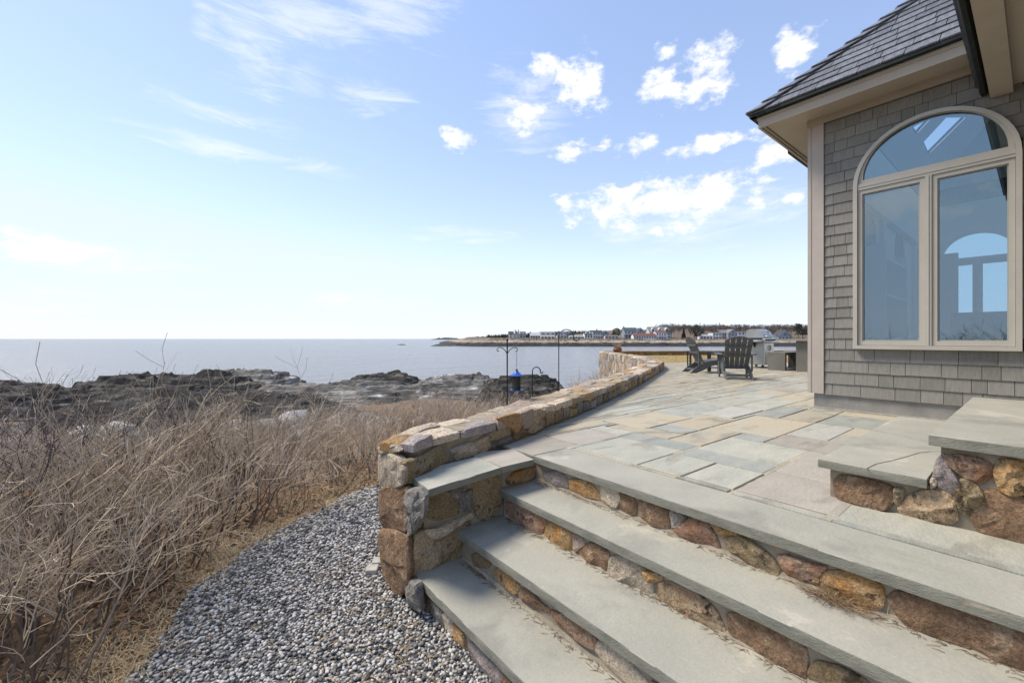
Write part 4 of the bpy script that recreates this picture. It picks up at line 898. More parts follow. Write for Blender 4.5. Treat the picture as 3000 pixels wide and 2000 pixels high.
def interior_things():
    s = thing('sofa', 'dark blue sofa behind the window glass of the house', 'sofa', (11.2, 0, .3)); SF = mat('sofa_fabric', (.05, .075, .1), (.075, .1, .13), scale=20, rough=.95)
    def rb(nm, lo, hi, m, p): mb = MB(); mb.box(lo, hi); o = obj(nm, mb, m, p); b = o.modifiers.new('bevel', 'BEVEL'); b.width = .06; b.segments = 3; return o
    rb('seat', (11.0, -1.2, .42), (11.9, 1.0, .74), SF, s); rb('backrest', (10.75, -1.2, .34), (11.0, 1.0, 1.38), SF, s)
    for y in (-1.38, 1.0): rb('armrest', (10.78, y, .34), (11.9, y + .18, .96), SF, s)
    for x, y in ((10.85, -1.3), (10.85, 1.1), (11.8, -1.3), (11.8, 1.1)):
        mb = MB(); mb.box((x - .03, y - .03, .3), (x + .03, y + .03, .341)); obj('leg', mb, plain('dark_wood', (.04, .025, .015), .5), s)
    t = thing('table_lamp', 'cream drum shade table lamp on a side table inside the house', 'lamp', (12.2, -.35, .3))
    obj('side_table', MB().lathe([(.22, 0), (.05, .03), (.04, .55), (.28, .56), (.28, .6)], (12.2, -.35, .3)), plain('dark_wood', (.04, .025, .015), .5), t, smooth=40)
    obj('lamp_base', MB().lathe([(.09, 0), (.1, .03), (.13, .2), (.07, .36), (.02, .4), (.02, .62)], (12.2, -.35, .9)), plain('lamp_ceramic', (.4, .42, .4), .3), t, smooth=40)
    obj('lamp_shade', MB().lathe([(.3, 0), (.25, .32), (.245, .32), (.295, 0)], (12.2, -.35, 1.5), 28), plain('lamp_linen', (.62, .58, .48), .9), t, smooth=40)
    b = thing('bookcase', 'white built-in bookcase by the inner wall of the house', 'bookcase', (8.3, 1.5, .3))
    for z in (.3, .9, 1.5, 2.0): mb = MB(); mb.box((7.5, 1.3, z), (8.9, 1.66, z + .04)); obj('shelf', mb, INT_T, b)
    for x in (7.46, 8.9): mb = MB(); mb.box((x, 1.3, .3), (x + .04, 1.66, 2.2)); obj('side_panel', mb, INT_T, b)
interior_things()
# ================================================================ FURNITURE ON THE TERRACE
CHAIR = mat('charcoal_lumber', (.092, .095, .098), (.115, .118, .12), scale=7, rough=.55, bump=.12, bscale=50, spec=.4)
def adirondack(label):
    t = thing('adirondack_chair', label, 'chair', local=True, group=None)
    for s in (-1, 1):
        pr = [(.40, .36), (.40, .25), (.12, .19), (-.12, .07), (-.30, .0), (-.47, .0), (-.30, .16), (-.1, .27), (.1, .33)]
        obj('leg', MB().prism([(s * .265 - .0125, a, b) for a, b in pr], (.025, 0, 0)), CHAIR, t)
        obj('leg', MB().box((s * .295 - .016, .26, 0), (s * .295 + .016, .36, .55)), CHAIR, t)
        pr = [(.43, .0), (.38, .07), (.1, .075), (-.32, .03), (-.34, -.02), (.1, -.055), (.38, -.05)]
        mb = MB(); mb.prism([(s * (.335 + b), a, .552) for a, b in pr], (0, 0, .024)); obj('armrest', mb, CHAIR, t)
        obj('arm_bracket', MB().prism([(s * .33 - .012 + s * .0, .34, .55), (s * .33 - .012, .24, .55), (s * .33 - .012, .3, .36)], (.024, 0, 0)), CHAIR, t)
        obj('arm_post', MB().box((s * .29 - .014, -.25, .18), (s * .29 + .014, -.19, .551)), CHAIR, t)
    for k in range(6):
        y = .40 - k * .082; z = .375 - .0 - max(0, (.4 - y)) * .22; rot = Matrix.Translation((0, y, z)) @ Matrix.Rotation(R(12), 4, 'X')
        obj('seat_slat', MB().box((-.275, -.037, -.011), (.275, .037, .011), rot), CHAIR, t)
    ba = R(24); base = Vector((0, -.07, .22)); up = Vector((0, -math.sin(ba), math.cos(ba))); nr = Vector((0, math.cos(ba), math.sin(ba)))
    hs = [.70, .785, .82, .785, .70]
    for k in range(5):
        wb, wt = .084, .104; xb = (k - 2) * .097; xt = (k - 2) * .119; n = 6; pts = [(xb - wb / 2, 0), (xb + wb / 2, 0)]
        def topz(x): return .82 - 1.15 * x * x - .02 * abs(x)
        L_ = [(xt + wt / 2 - wt * j / n) for j in range(n + 1)]
        pts += [(x, topz(x)) for x in L_]
        obj('back_slat', MB().prism([base + Vector((x, 0, 0)) + up * h_ for x, h_ in pts], nr * .02), CHAIR, t)
    for h_, w_ in ((.56, .54), (.345, .60), (.05, .52)):
        c = base + up * h_ - nr * .03; mb = MB(); mb.prism([c + Vector((-w_ / 2, 0, 0)) - up * .028, c + Vector((w_ / 2, 0, 0)) - up * .028, c + Vector((w_ / 2, 0, 0)) + up * .028, c + Vector((-w_ / 2, 0, 0)) + up * .028], nr * .03); obj('back_rail', mb, CHAIR, t)
    obj('stretcher', MB().box((-.25, -.36, .07), (.25, -.33, .12)), CHAIR, t); obj('stretcher', MB().box((-.25, .27, .28), (.25, .3, .35)), CHAIR, t)
    for o in t.children:
        b = o.modifiers.new('bevel', 'BEVEL'); b.width = .004; b.segments = 2; b.limit_method = 'ANGLE'
    return t
ch1 = adirondack('charcoal slatted garden armchair with its back to the steps')
p = W(5.2, 9.78); ch1.location = (p.x, p.y, .004); ch1.rotation_euler = (0, 0, -(ALPHA + R(17))); ch1['group'] = 'slatted chairs on the terrace'
p = W(5.22, 11.5); ch2 = dup(ch1, (p.x, p.y, .004), -(ALPHA + R(90)), 'charcoal slatted garden armchair seen side on next to the black table')
def terrace_things():
    # small black table
    t = thing('side_table', 'low black metal framed table behind the slatted garden chairs', 'table', local=True)
    obj('table_top', MB().box((-.6, -.32, .478), (.6, .32, .5)), BLACKM, t)
    for x in (-.57, .57):
        for y in (-.29, .29): obj('leg', MB().box((x - .015, y - .015, 0), (x + .015, y + .015, .478)), BLACKM, t)
    for y in (-.29, .29): obj('rail', MB().box((-.555, y - .012, .08), (.555, y + .012, .1)), BLACKM, t)
    for x in (-.57, .57): obj('rail', MB().box((x - .012, -.275, .08), (x + .012, .275, .1)), BLACKM, t)
    p = W(6.35, 13.55); t.location = (p.x, p.y, .004); t.rotation_euler = (0, 0, -ALPHA)
    # gas grill, front towards the house
    SS = mat('stainless', (.62, .61, .59), (.52, .51, .5), scale=3, rough=.32, metal=.85, stretch=(1, 1, 14)); DK = plain('grill_black', (.02, .02, .022), .4); SD = mat('grill_enamel', (.42, .42, .41), (.36, .36, .35), scale=3, rough=.35, metal=.5)
    g = thing('gas_grill', 'stainless steel gas barbecue with domed lid and row of knobs', 'grill', local=True)
    obj('cabinet', MB().box((-.36, -.27, .1), (.36, .27, .80)), SD, g)
    for s in (-1, 1):
        d = obj('door', MB().box((s * .18 - .172, -.292, .12), (s * .18 + .172, -.2705, .76)), SS, g); obj('handle', MB().tube([(s * .035, -.292, .56), (s * .035, -.325, .56), (s * .035, -.325, .7), (s * .035, -.292, .7)], .009), DK, d)
        obj('side_shelf', MB().box((s * .60 - .235, -.27, .82), (s * .60 + .235, .25, .885)), SS, g)
        obj('shelf_bracket', MB().prism([(s * .365, -.02, .64), (s * .365, -.02, .815), (s * .6, -.02, .815)], (0, .03, 0)), DK, g)
        for y in (-.22, .22):
            obj('caster', MB().tube([(s * .32 - .02, y, .042), (s * .32 + .02, y, .042)], .042, 14), DK, g)
            obj('caster_fork', MB().box((s * .32 - .006, y - .02, .06), (s * .32 + .006, y + .02, .1)), DK, g)
    cp = obj('control_panel', MB().prism([(-.40, -.27, .79), (-.40, -.34, .82), (-.40, -.30, .93), (-.40, -.24, .93)], (.80, 0, 0)), SS, g)
    for k in range(6):
        c = Vector((-.31 + k * .124, -.322, .875)); nr = Vector((0, -.94, .34)); obj('knob', MB().tube([c, c + nr * .035], [.03, .026], 14), DK, cp)
    obj('firebox', MB().box((-.375, -.238, .801), (.375, .27, .945)), DK, g)
    n = 10; prof = [(-.262, .946), (-.262, 1.0), (-.24, 1.06), (-.2, 1.12), (-.14, 1.18), (-.06, 1.215), (.05, 1.225), (.15, 1.215), (.22, 1.18), (.26, 1.11), (.27, 1.02), (.27, .946)]
    lid = obj('lid', MB().prism([(-.37, a, b) for a, b in prof], (.74, 0, 0)), SD, g, smooth=35)
    obj('lid_front', MB().prism([(-.34, prof[2][0] - .008, prof[2][1]), (-.34, prof[5][0] - .006, prof[5][1] + .008), (.34, prof[5][0] - .006, prof[5][1] + .008), (.34, prof[2][0] - .008, prof[2][1])], (0, -.006, .004)), SS, lid)
    obj('handle', MB().tube([(-.3, -.30, 1.0), (-.3, -.345, 1.01), (.3, -.345, 1.01), (.3, -.30, 1.0)], .013, 8), SS, lid)
    obj('thermometer', MB().tube([(0, -.25, 1.12), (0, -.262, 1.122)], .035, 16), DK, lid)
    p = W(8.0, 13.6); g.location = (p.x, p.y, .004)
    # concrete bench and counter
    CN = mat('grey_concrete', (.155, .148, .128), (.2, .19, .165), scale=3, rough=.8, bump=.15, bscale=30)
    b = thing('concrete_bench', 'grey concrete waterfall bench standing next to the taller concrete counter', 'bench', (14.3, 4.8, 0))
    obj('top', MB().box((13.66, 4.57, .44), (15.4, 5.03, .52)), CN, b)
    for x in (13.66, 15.28): obj('leg', MB().box((x, 4.572, .004), (x + .12, 5.028, .4395)), CN, b)
    k = thing('concrete_counter', 'tall grey concrete outdoor counter with overhanging top by the house corner', 'counter', (14.6, 3.6, 0))
    obj('base', MB().box((13.63, 2.6, .004), (15.6, 4.29, .86)), CN, k); obj('top', MB().box((13.5, 2.5, .8605), (15.7, 4.75, .92)), mat('counter_top_concrete', (.24, .235, .21), (.29, .28, .25), scale=4, rough=.7), k)
    # terracotta pot on the far end of the wall
    q = at(1809, 1027, 21.9); TC = mat('terracotta', (.25, .1, .05), (.2, .085, .045), scale=9, rough=.85)
    pt_ = thing('terracotta_bowl', 'squat terracotta bowl with dry grass standing on the far stone wall', 'pot', (q.x, q.y, HW + .01))
    obj('bowl', MB().lathe([(.1, 0), (.2, .03), (.235, .1), (.225, .16), (.18, .2), (.19, .235), (.16, .235), (.15, .2)], (q.x, q.y, HW + .008), 22), TC, pt_, smooth=50)
    mb = MB(); rg = random.Random(2)
    for _ in range(60):
        a = rg.random() * 6.28; r = rg.random() * .12; l = rg.uniform(.15, .4); d = Vector((math.cos(a), math.sin(a), 0)); b0 = Vector((q.x, q.y, HW + .18)) + d * r
        mb.tube([b0, b0 + Vector((0, 0, l * .6)) + d * l * .3, b0 + Vector((-.05, 0, l * .8)) + d * l * .75], [.005, .004, .001], 3, False)
    obj('dry_grass', mb, mat('straw', (.46, .36, .22), (.36, .27, .16), scale=3, rough=.9, island=.2), pt_)
    # bird feeder poles
    def arc(c, r, a0, a1, n, right, up=Vector((0, 0, 1))): return [c + right * (r * math.cos(R(a0 + (a1 - a0) * k / n))) + up * (r * math.sin(R(a0 + (a1 - a0) * k / n))) for k in range(n + 1)]
    rt = W(1, 0)
    d = 4.95; P0 = at(1486, 1174, d); zt = at(1489, 993, d).z; gx = ground_h(-.05, d)
    f = thing('feeder_pole', 'black double armed crook pole carrying the blue bird feeder behind the wall', 'pole', (P0.x, P0.y, gx))
    obj('pole', MB().tube([(P0.x, P0.y, gx - .2), (P0.x, P0.y, zt - .02)], .0085, 8), BLACKM, f)
    obj('finial', MB().lathe([(.004, 0), (.013, .012), (.013, .026), (.004, .04)], (P0.x, P0.y, zt - .03), 10), BLACKM, f, smooth=60)
    zj = at(1486, 1036, d).z
    for s in (-1, 1):
        b0 = Vector((P0.x, P0.y, zj)); r = rt * s
        path = [b0, b0 + r * .03 + Vector((0, 0, .045)), b0 + r * .065 + Vector((0, 0, .072)), b0 + r * .098 + Vector((0, 0, .075)), b0 + r * .12 + Vector((0, 0, .058)), b0 + r * .122 + Vector((0, 0, .038)), b0 + r * .108 + Vector((0, 0, .028)), b0 + r * .099 + Vector((0, 0, .04))]
        obj('arm', MB().tube(path, .0048, 6), BLACKM, f)
    bf = thing('bird_feeder', 'blue roofed tube bird feeder hanging from the black crook pole', 'bird feeder', (P0.x, P0.y, 0))
    BL = plain('blue_enamel', (.03, .11, .48), .35); c = Vector((P0.x, P0.y, 0)) + rt * .112; zr = at(1516, 1100, d).z; zb_ = at(1516, 1143, d).z
    obj('roof', MB().lathe([(.083, -.002), (.083, .004), (.05, .02), (.018, .052), (.016, .056)], (c.x, c.y, zr), 24), BL, bf, smooth=40); obj('cap', MB().lathe([(.012, 0), (.014, .01), (.008, .022)], (c.x, c.y, zr + .056), 10), plain('feeder_brown', (.06, .04, .035), .6), bf, smooth=60)
    obj('seed_tube', MB().lathe([(.047, 0), (.047, zr - zb_ - .004)], (c.x, c.y, zb_ + .004), 20), mat('black_seed_mesh', (.02, .02, .018), (.055, .05, .042), scale=160, rough=.6), bf, smooth=40)
    obj('tray', MB().lathe([(.05, -.008), (.08, .0), (.084, .01), (.08, .01), (.06, .003)], (c.x, c.y, zb_), 24), BL, bf, smooth=40)
    for a in (.4, 2.5, 4.6): obj('rod', MB().tube([(c.x + .054 * math.cos(a), c.y + .054 * math.sin(a), zb_), (c.x + .054 * math.cos(a), c.y + .054 * math.sin(a), zr)], .003, 5), BLACKM, bf)
    obj('wire', MB().tube([(c.x, c.y, zr + .07), (c.x + .002, c.y, zj + .03)], .0016, 4), plain('wire_grey', (.3, .3, .32), .4, .6), bf); obj('wire', MB().tube([(c.x, c.y, zr + .07), (c.x - .012, c.y, zj + .034)], .0016, 4), MATS['wire_grey'], bf)
    def hook(d, xb, ytop, r1, r2, lab, rad=.0075):
        z = at(xb, ytop, d).z; b0 = at(xb, 1000, d); g0 = ground_h(b0.x * CA - b0.y * SA, d)
        h = thing('crook_pole', lab, 'pole', (b0.x, b0.y, g0)); ct = Vector((b0.x, b0.y, z - r1)) + rt * r1
        path = [Vector((b0.x, b0.y, g0 - .2)), Vector((b0.x, b0.y, z - r1 - .1))] + arc(ct, r1, 180, 10, 14, rt)
        e = path[-1]; path += arc(e + rt * r2 - Vector((0, 0, r1 * .35)), r2, 180, 375, 9, rt); obj('hook', MB().tube(path, rad, 8), BLACKM, h)
    hook(6.4, 1637, 965, .115, .04, 'tall slender black crook pole with an empty hook beyond the wall'); hook(5.5, 1560, 1075, .052, .016, 'short black crook pole without a feeder close behind the wall', .007)
    # edging blocks at the foot of the pier
    e = thing('edging_blocks', 'short row of pale cut stone blocks set in gravel against the wall foot', 'edging', tuple(W(-.98, 3.2, -.8)))
    for k in range(4):
        c = W(-1.03 + .012 * k, 3.1 + .10 * k, -.79); mb = MB(); mb.box((-.042, -.045, -.02), (.042, .045, .03 + .004 * k), Matrix.Translation(c) @ Matrix.Rotation(-ALPHA + .1, 4, 'Z')); o = obj('block', mb, mat('pale_block', (.45, .43, .37), (.33, .31, .26), scale=8, rough=.9, bump=.6, bscale=50), e); b_ = o.modifiers.new('bevel', 'BEVEL'); b_.width = .008; b_.segments = 2
    # wind-blown tuft of dry grass on the second tread
    q = onz((2445, 1768), -.2); mb = MB()
    for _ in range(260):
        a = rg.random() * 6.28; l = rg.uniform(.03, .09); b0 = q + Vector((rg.gauss(0, .016), rg.gauss(0, .06), .002 + abs(rg.gauss(0, .012)))); v = Vector((math.cos(a), math.sin(a), rg.uniform(-.1, .5))).normalized() * l
        pts = [b0, b0 + v * .5 + Vector((0, 0, .008)), b0 + v]; pts = [Vector((min(p.x, XN[0] + .03), p.y, max(p.z, -.198))) for p in pts]; mb.tube(pts, [.0009, .0009, .0004], 3, False)
    tag(obj('grass_tuft', mb, mat('tuft_brown', (.3, .2, .11), (.2, .13, .075), scale=30, rough=.95, island=.3)), 'tangled tuft of dry brown grass caught on a bluestone tread', 'grass tuft')
terrace_things()
# ================================================================ ROCKS, PLANTS
ROCK = mat('ledge_rock', (.1, .092, .08), (.40, .38, .34), scale=.8, rough=.9, bump=2.5, bscale=2.2, c3_=(.27, .25, .22), stretch=(.6, .6, 3.5), sep=True, wear=((.72, .7, .67), .9, .57))
ROCKD = mat('weed_rock', (.035, .033, .03), (.2, .18, .15), scale=.8, rough=.9, bump=2.5, bscale=2.5, c3_=(.09, .08, .065), stretch=(.6, .6, 3.5))
def ledge(px0, px1, ytop, ybot, d, m, label, depth=7, seed=0, tilt=.1, group=None):
    a = at(px0, ybot, d); b = at(px1, ybot, d); w = (b - a).length; zt = at(px0, ytop, d).z; zb = min(at(px0, ybot, d).z, zt - .4) - .8
    nu, nv = 120, 44; mb = MB(); H = zt - zb; rt = W(1, 0); fw = W(0, 1); sd = seed * 13.1
    for j in range(nv + 1):
        for i in range(nu + 1):
            u = i / nu * 2 - 1; v = j / nv * 2 - 1
            e = 1 - min(1, (abs(u) ** 3.2 + abs(v) ** 2.0)); env = max(0, e) ** .75
            pu, pv = u * w / 2, v * depth / 2
            h = env * (.74 + .2 * fbm((pu * .11 + sd, pv * .45, 1)) + .14 * fbm((pu * .4 + sd, pv * 1.5, 3)))
            st = .11 + .03 * math.sin(sd); q = h / st + tilt * pu * .5 + .35 * fbm((pu * .25, pv * .6, sd)); fr = q - math.floor(q); sm = min(1, max(0, (fr - .78) / .16)); h2 = (math.floor(q) + sm - (tilt * pu * .5 + .35 * fbm((pu * .25, pv * .6, sd)))) * st
            vd = noise.voronoi(Vector((pu * .55 + sd, pv * .9, h * 2)))[0]; cr = min(1, (vd[1] - vd[0]) / .12)
            h = (.15 * h + .85 * h2) * (.9 + .1 * cr) + .05 * (vd[0] - .35) * env if env > 0 else 0
            p = a + rt * (pu + w / 2) + fw * (pv + depth / 2); mb.v.append((p.x + .18 * fbm((pu * .8, pv * .8, sd)), p.y + .18 * fbm((pu * .8, pv, sd + 5)), zb + H * max(h, 0) / .82))
    mb.f = [(j * (nu + 1) + i, j * (nu + 1) + i + 1, (j + 1) * (nu + 1) + i + 1, (j + 1) * (nu + 1) + i) for j in range(nv) for i in range(nu)]
    return tag(obj('rock_ledge', mb, m, smooth=28), label, 'rock', group)
ledge(-700, 120, 1122, 1190, 24, ROCKD, 'dark weedy shore ledge where the rocks run out of sight past the shrubs', seed=1)
ledge(-60, 700, 1102, 1185, 27, ROCKD, 'long dark layered shore ledge with a blunt rounded crest', seed=2, depth=9)
ledge(300, 800, 1099, 1160, 31, ROCK, 'pale grey layered shore ledge, the longest of the ledges', seed=3, depth=11, tilt=.05)
ledge(560, 1360, 1131, 1175, 25, ROCK, 'low flat pale shore ledge streaked with white seams', seed=4, depth=8, tilt=.04)
ledge(930, 1230, 1101, 1135, 31, ROCKD, 'domed dark boulder ledge standing against the water', seed=5, depth=7)
ledge(1150, 1500, 1104, 1150, 26, ROCK, 'rounded tan shore ledge next to the feeder pole', seed=6, depth=7)
ledge(1380, 1700, 1108, 1160, 22, ROCKD, 'jagged dark shore ledge behind the short crook pole', seed=7, depth=6, tilt=.15)
ledge(-100, 1000, 1165, 1215, 18, ROCKD, 'broken dark ledge half hidden behind the bare shrubs', seed=8, depth=6, tilt=.08)
def boulders():
    rg = random.Random(17); base = bmesh.new(); bmesh.ops.create_icosphere(base, subdivisions=2, radius=1)
    cos = [v.co.copy() for v in base.verts]; fs = [tuple(v.index for v in f.verts) for f in base.faces]; base.free(); ms = []
    for k in range(5):
        mb = MB(); cl = [Vector((rg.uniform(-1, 1), rg.uniform(-1, 1), rg.uniform(-.3, 1))).normalized() for _ in range(9)]; lim = [rg.uniform(.6, .9) for _ in cl]
        for c in cos:
            q = c.copy()
            for n, l in zip(cl, lim):
                e = q.dot(n)
                if e > l: q -= n * (e - l)
            q *= 1 + .12 * noise.noise(c * 2 + Vector((k * 9, 0, 0))); mb.v.append((q.x, q.y * .8, q.z * .62))
        mb.f = fs; me = bpy.data.meshes.new('boulder'); me.from_pydata(mb.v, [], mb.f); me.shade_smooth(); me.set_sharp_from_angle(angle=R(25)); me.materials.append(MATS['shore_boulder']); ms.append(me)
    spots = [(560, 1180, 15), (470, 1205, 12.5), (430, 1225, 11), (880, 1188, 13), (925, 1210, 11.5), (905, 1240, 10), (370, 1245, 9.5), (250, 1200, 13), (150, 1215, 12), (40, 1240, 11), (1010, 1180, 14), (1080, 1165, 16), (1150, 1160, 16), (1230, 1150, 17), (1300, 1165, 13), (1360, 1180, 11), (1390, 1165, 12), (700, 1195, 13.5), (640, 1215, 12), (780, 1180, 16), (330, 1180, 17), (200, 1170, 19), (1000, 1165, 19), (860, 1165, 19), (1440, 1150, 14), (1480, 1160, 12)]
    for i, (px, py, d) in enumerate(spots):
        p = at(px, py, d); x = (px - 1500) / F * d; s = rg.uniform(.3, .75) * d / 13
        o = link('boulder', rg.choice(ms), None, None, (p.x, p.y, ground_h(x, d) + s * .1)); o.scale = (s * rg.uniform(.8, 1.4), s, s * rg.uniform(.7, 1.1)); o.rotation_euler = (0, 0, rg.random() * 6.28)
        tag(o, 'loose pale granite boulder lying among the shrubs above the shore', 'boulder', 'loose boulders above the shore')
mat('shore_boulder', (.3, .285, .26), (.5, .49, .46), scale=1.6, rough=.9, bump=1, bscale=9, rnd=.25)
boulders()
TW1 = mat('twig_tan', (.58, .475, .35), (.43, .345, .25), scale=3, rough=.85, island=.38); TW2 = mat('twig_purple', (.41, .335, .28), (.52, .425, .335), scale=3, rough=.85, island=.38); TW3 = mat('twig_dark', (.07, .055, .06), (.1, .08, .08), scale=3, rough=.8, island=.3)
ST1 = mat('stem_bark', (.2, .15, .115), (.13, .1, .08), scale=3, rough=.9, island=.4); ST2 = mat('stem_bark_grey', (.3, .25, .21), (.2, .165, .14), scale=3, rough=.9, island=.4)  # main stems, darker than the twigs they carry
def shrub_mesh(seed, h, spread, stems, m, lean=(0, 0), rad=.0062, sub=8, bark=None, bare=.38, twig=1.0):
    rg = random.Random(seed); mb = MB(); lev_of = []
    def branch(p, d, l, r, lev):
        n = (7, 4, 2)[lev]; pts = [p]; dirs = [d]
        for k in range(n):
            d = (d + Vector((rg.gauss(0, .17), rg.gauss(0, .17), rg.gauss(.04, .1)))).normalized(); pts.append(pts[-1] + d * l / n); dirs.append(d)
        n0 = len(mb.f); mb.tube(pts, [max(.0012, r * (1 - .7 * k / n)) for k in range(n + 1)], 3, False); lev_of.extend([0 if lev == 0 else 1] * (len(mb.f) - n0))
        if lev < 2:
            for _ in range(rg.randint(sub - 2, sub + 2) if lev == 0 else (rg.randint(3, 6) if twig > .5 else 2)):
                f = rg.uniform(bare, .98) if lev == 0 else rg.uniform(.2, 1); k = min(n - 1, int(f * n)); q = pts[k].lerp(pts[k + 1], f * n - k)
                o = Matrix.Rotation(rg.random() * 6.283, 3, dirs[k]) @ dirs[k].orthogonal().normalized()
                nd = (dirs[k] * rg.uniform(.6, 1.1) + o * rg.uniform(.5, 1.05) + Vector((0, 0, .1))).normalized()
                branch(q, nd, l * (rg.uniform(.22, .48) if lev == 0 else rg.uniform(.25, .5)), r * .58 * (1 - .4 * f), lev + 1)
    for s in range(stems):
        a = rg.random() * 6.283; r0 = spread * .32 * math.sqrt(rg.random()); b = Vector((math.cos(a) * r0, math.sin(a) * r0, -.04)); out = rg.uniform(.0, .45)
        d = Vector((math.cos(a) * out + lean[0] + rg.gauss(0, .12), math.sin(a) * out + lean[1] + rg.gauss(0, .12), 1)).normalized()
        branch(b, d, h * rg.uniform(.62, .92), rad * rg.uniform(.7, 1.35), 0)
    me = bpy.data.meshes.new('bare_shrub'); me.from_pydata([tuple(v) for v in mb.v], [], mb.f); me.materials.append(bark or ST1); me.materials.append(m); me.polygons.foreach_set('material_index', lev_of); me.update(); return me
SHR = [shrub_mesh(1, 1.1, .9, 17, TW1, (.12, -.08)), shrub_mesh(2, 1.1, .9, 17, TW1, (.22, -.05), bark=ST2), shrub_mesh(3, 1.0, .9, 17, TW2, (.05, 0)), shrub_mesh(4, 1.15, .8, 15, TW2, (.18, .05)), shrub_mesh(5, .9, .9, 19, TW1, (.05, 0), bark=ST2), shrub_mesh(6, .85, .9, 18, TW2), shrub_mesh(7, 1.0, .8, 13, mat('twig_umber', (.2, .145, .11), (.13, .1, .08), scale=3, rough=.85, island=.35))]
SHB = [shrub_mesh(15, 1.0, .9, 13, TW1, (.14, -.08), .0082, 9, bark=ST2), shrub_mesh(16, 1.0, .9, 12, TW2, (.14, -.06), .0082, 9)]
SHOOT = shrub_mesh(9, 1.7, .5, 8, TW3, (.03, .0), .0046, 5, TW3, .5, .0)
def hedge():
    rg = random.Random(23); n = 0
    def put(me, x, d, s, lab, grp, sz=1.0):
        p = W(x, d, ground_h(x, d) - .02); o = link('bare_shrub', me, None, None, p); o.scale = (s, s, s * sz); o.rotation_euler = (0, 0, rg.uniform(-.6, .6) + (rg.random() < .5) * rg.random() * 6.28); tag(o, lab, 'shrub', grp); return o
    L1, G1 = 'tangled leafless shrub in the thicket between the gravel path and the shore rocks', 'bare shrubs of the shore thicket'
    # thicket: rows running along the path edge and out to the rocks
    d = 1.75
    while d < 15.5:
        st = .40 + .045 * d; ex = edge_x(d) if d < 6.1 else -.9 + (d - 6.2) * .33
        x = ex - (.5 if d < 2.8 else .36) - rg.random() * .2
        while x > -(2.6 + 1.28 * d) and x > -16:
            xx, dd = x + rg.uniform(-.2, .2), d + rg.uniform(-.25, .25); px = 1500 + F * xx / dd
            tall = 1.12 if dd < 2.6 else 1.25
            if dd > 4.2: tall = .88 if px < 1020 else .98
            if dd > 8: tall = .9
            if xx < -4.5 and dd > 5: tall *= .82
            gap = noise.noise(Vector((xx * .33, dd * .33, 2))) 
            if dd > 5 and gap < -.28: x -= st; continue
            if dd > 9 and px < 620: x -= st; continue
            if dd > 11.5 and px < 1000: x -= st; continue
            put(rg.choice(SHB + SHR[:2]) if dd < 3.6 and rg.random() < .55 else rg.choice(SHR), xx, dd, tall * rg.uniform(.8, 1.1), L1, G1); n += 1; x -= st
        d += st
    for x, dd, s in ((-2.95, 3.3, 1.0), (-3.3, 2.9, 1.02), (-3.1, 2.5, 1.0), (-3.9, 3.6, 1.0), (-2.9, 3.7, .95), (-4.6, 4.1, 1.0), (-3.55, 3.9, .98), (-3.0, 4.3, .95), (-5.2, 4.6, 1.0), (-3.9, 5.2, .95)):
        put(SHOOT, x, dd, s * .92, 'tall dark upright shoots rising out of the thicket against the sea', 'dark upright shoots in the thicket'); n += 1
    # small shrubs between the wall and the sea, and a few on the bank behind the viewpoint
    for x, dd, s in ((.5, 7.4, .75), (1.2, 8.3, .75), (1.7, 9.3, .8), (2.3, 10.2, .85), (2.9, 11.3, .9), (3.5, 12.6, .95), (3.2, 14, 1.0), (3.9, 15, 1.05), (4.2, 16.5, 1.1), (2.6, 13, .9), (1.6, 11, .8), (.8, 9.5, .7), (3.6, 18, 1.1), (4.3, 19.5, 1.1), (2.0, 12.5, .8), (.0, 8.6, .7), (3.0, 16.5, 1.0)):
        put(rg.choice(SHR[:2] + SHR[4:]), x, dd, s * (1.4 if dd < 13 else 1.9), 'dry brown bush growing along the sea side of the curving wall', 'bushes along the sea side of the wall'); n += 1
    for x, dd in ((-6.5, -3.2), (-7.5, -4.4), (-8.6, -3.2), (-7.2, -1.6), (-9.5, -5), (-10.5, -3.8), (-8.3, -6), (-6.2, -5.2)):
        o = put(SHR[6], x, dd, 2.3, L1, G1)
    print('shrubs', n)
hedge()
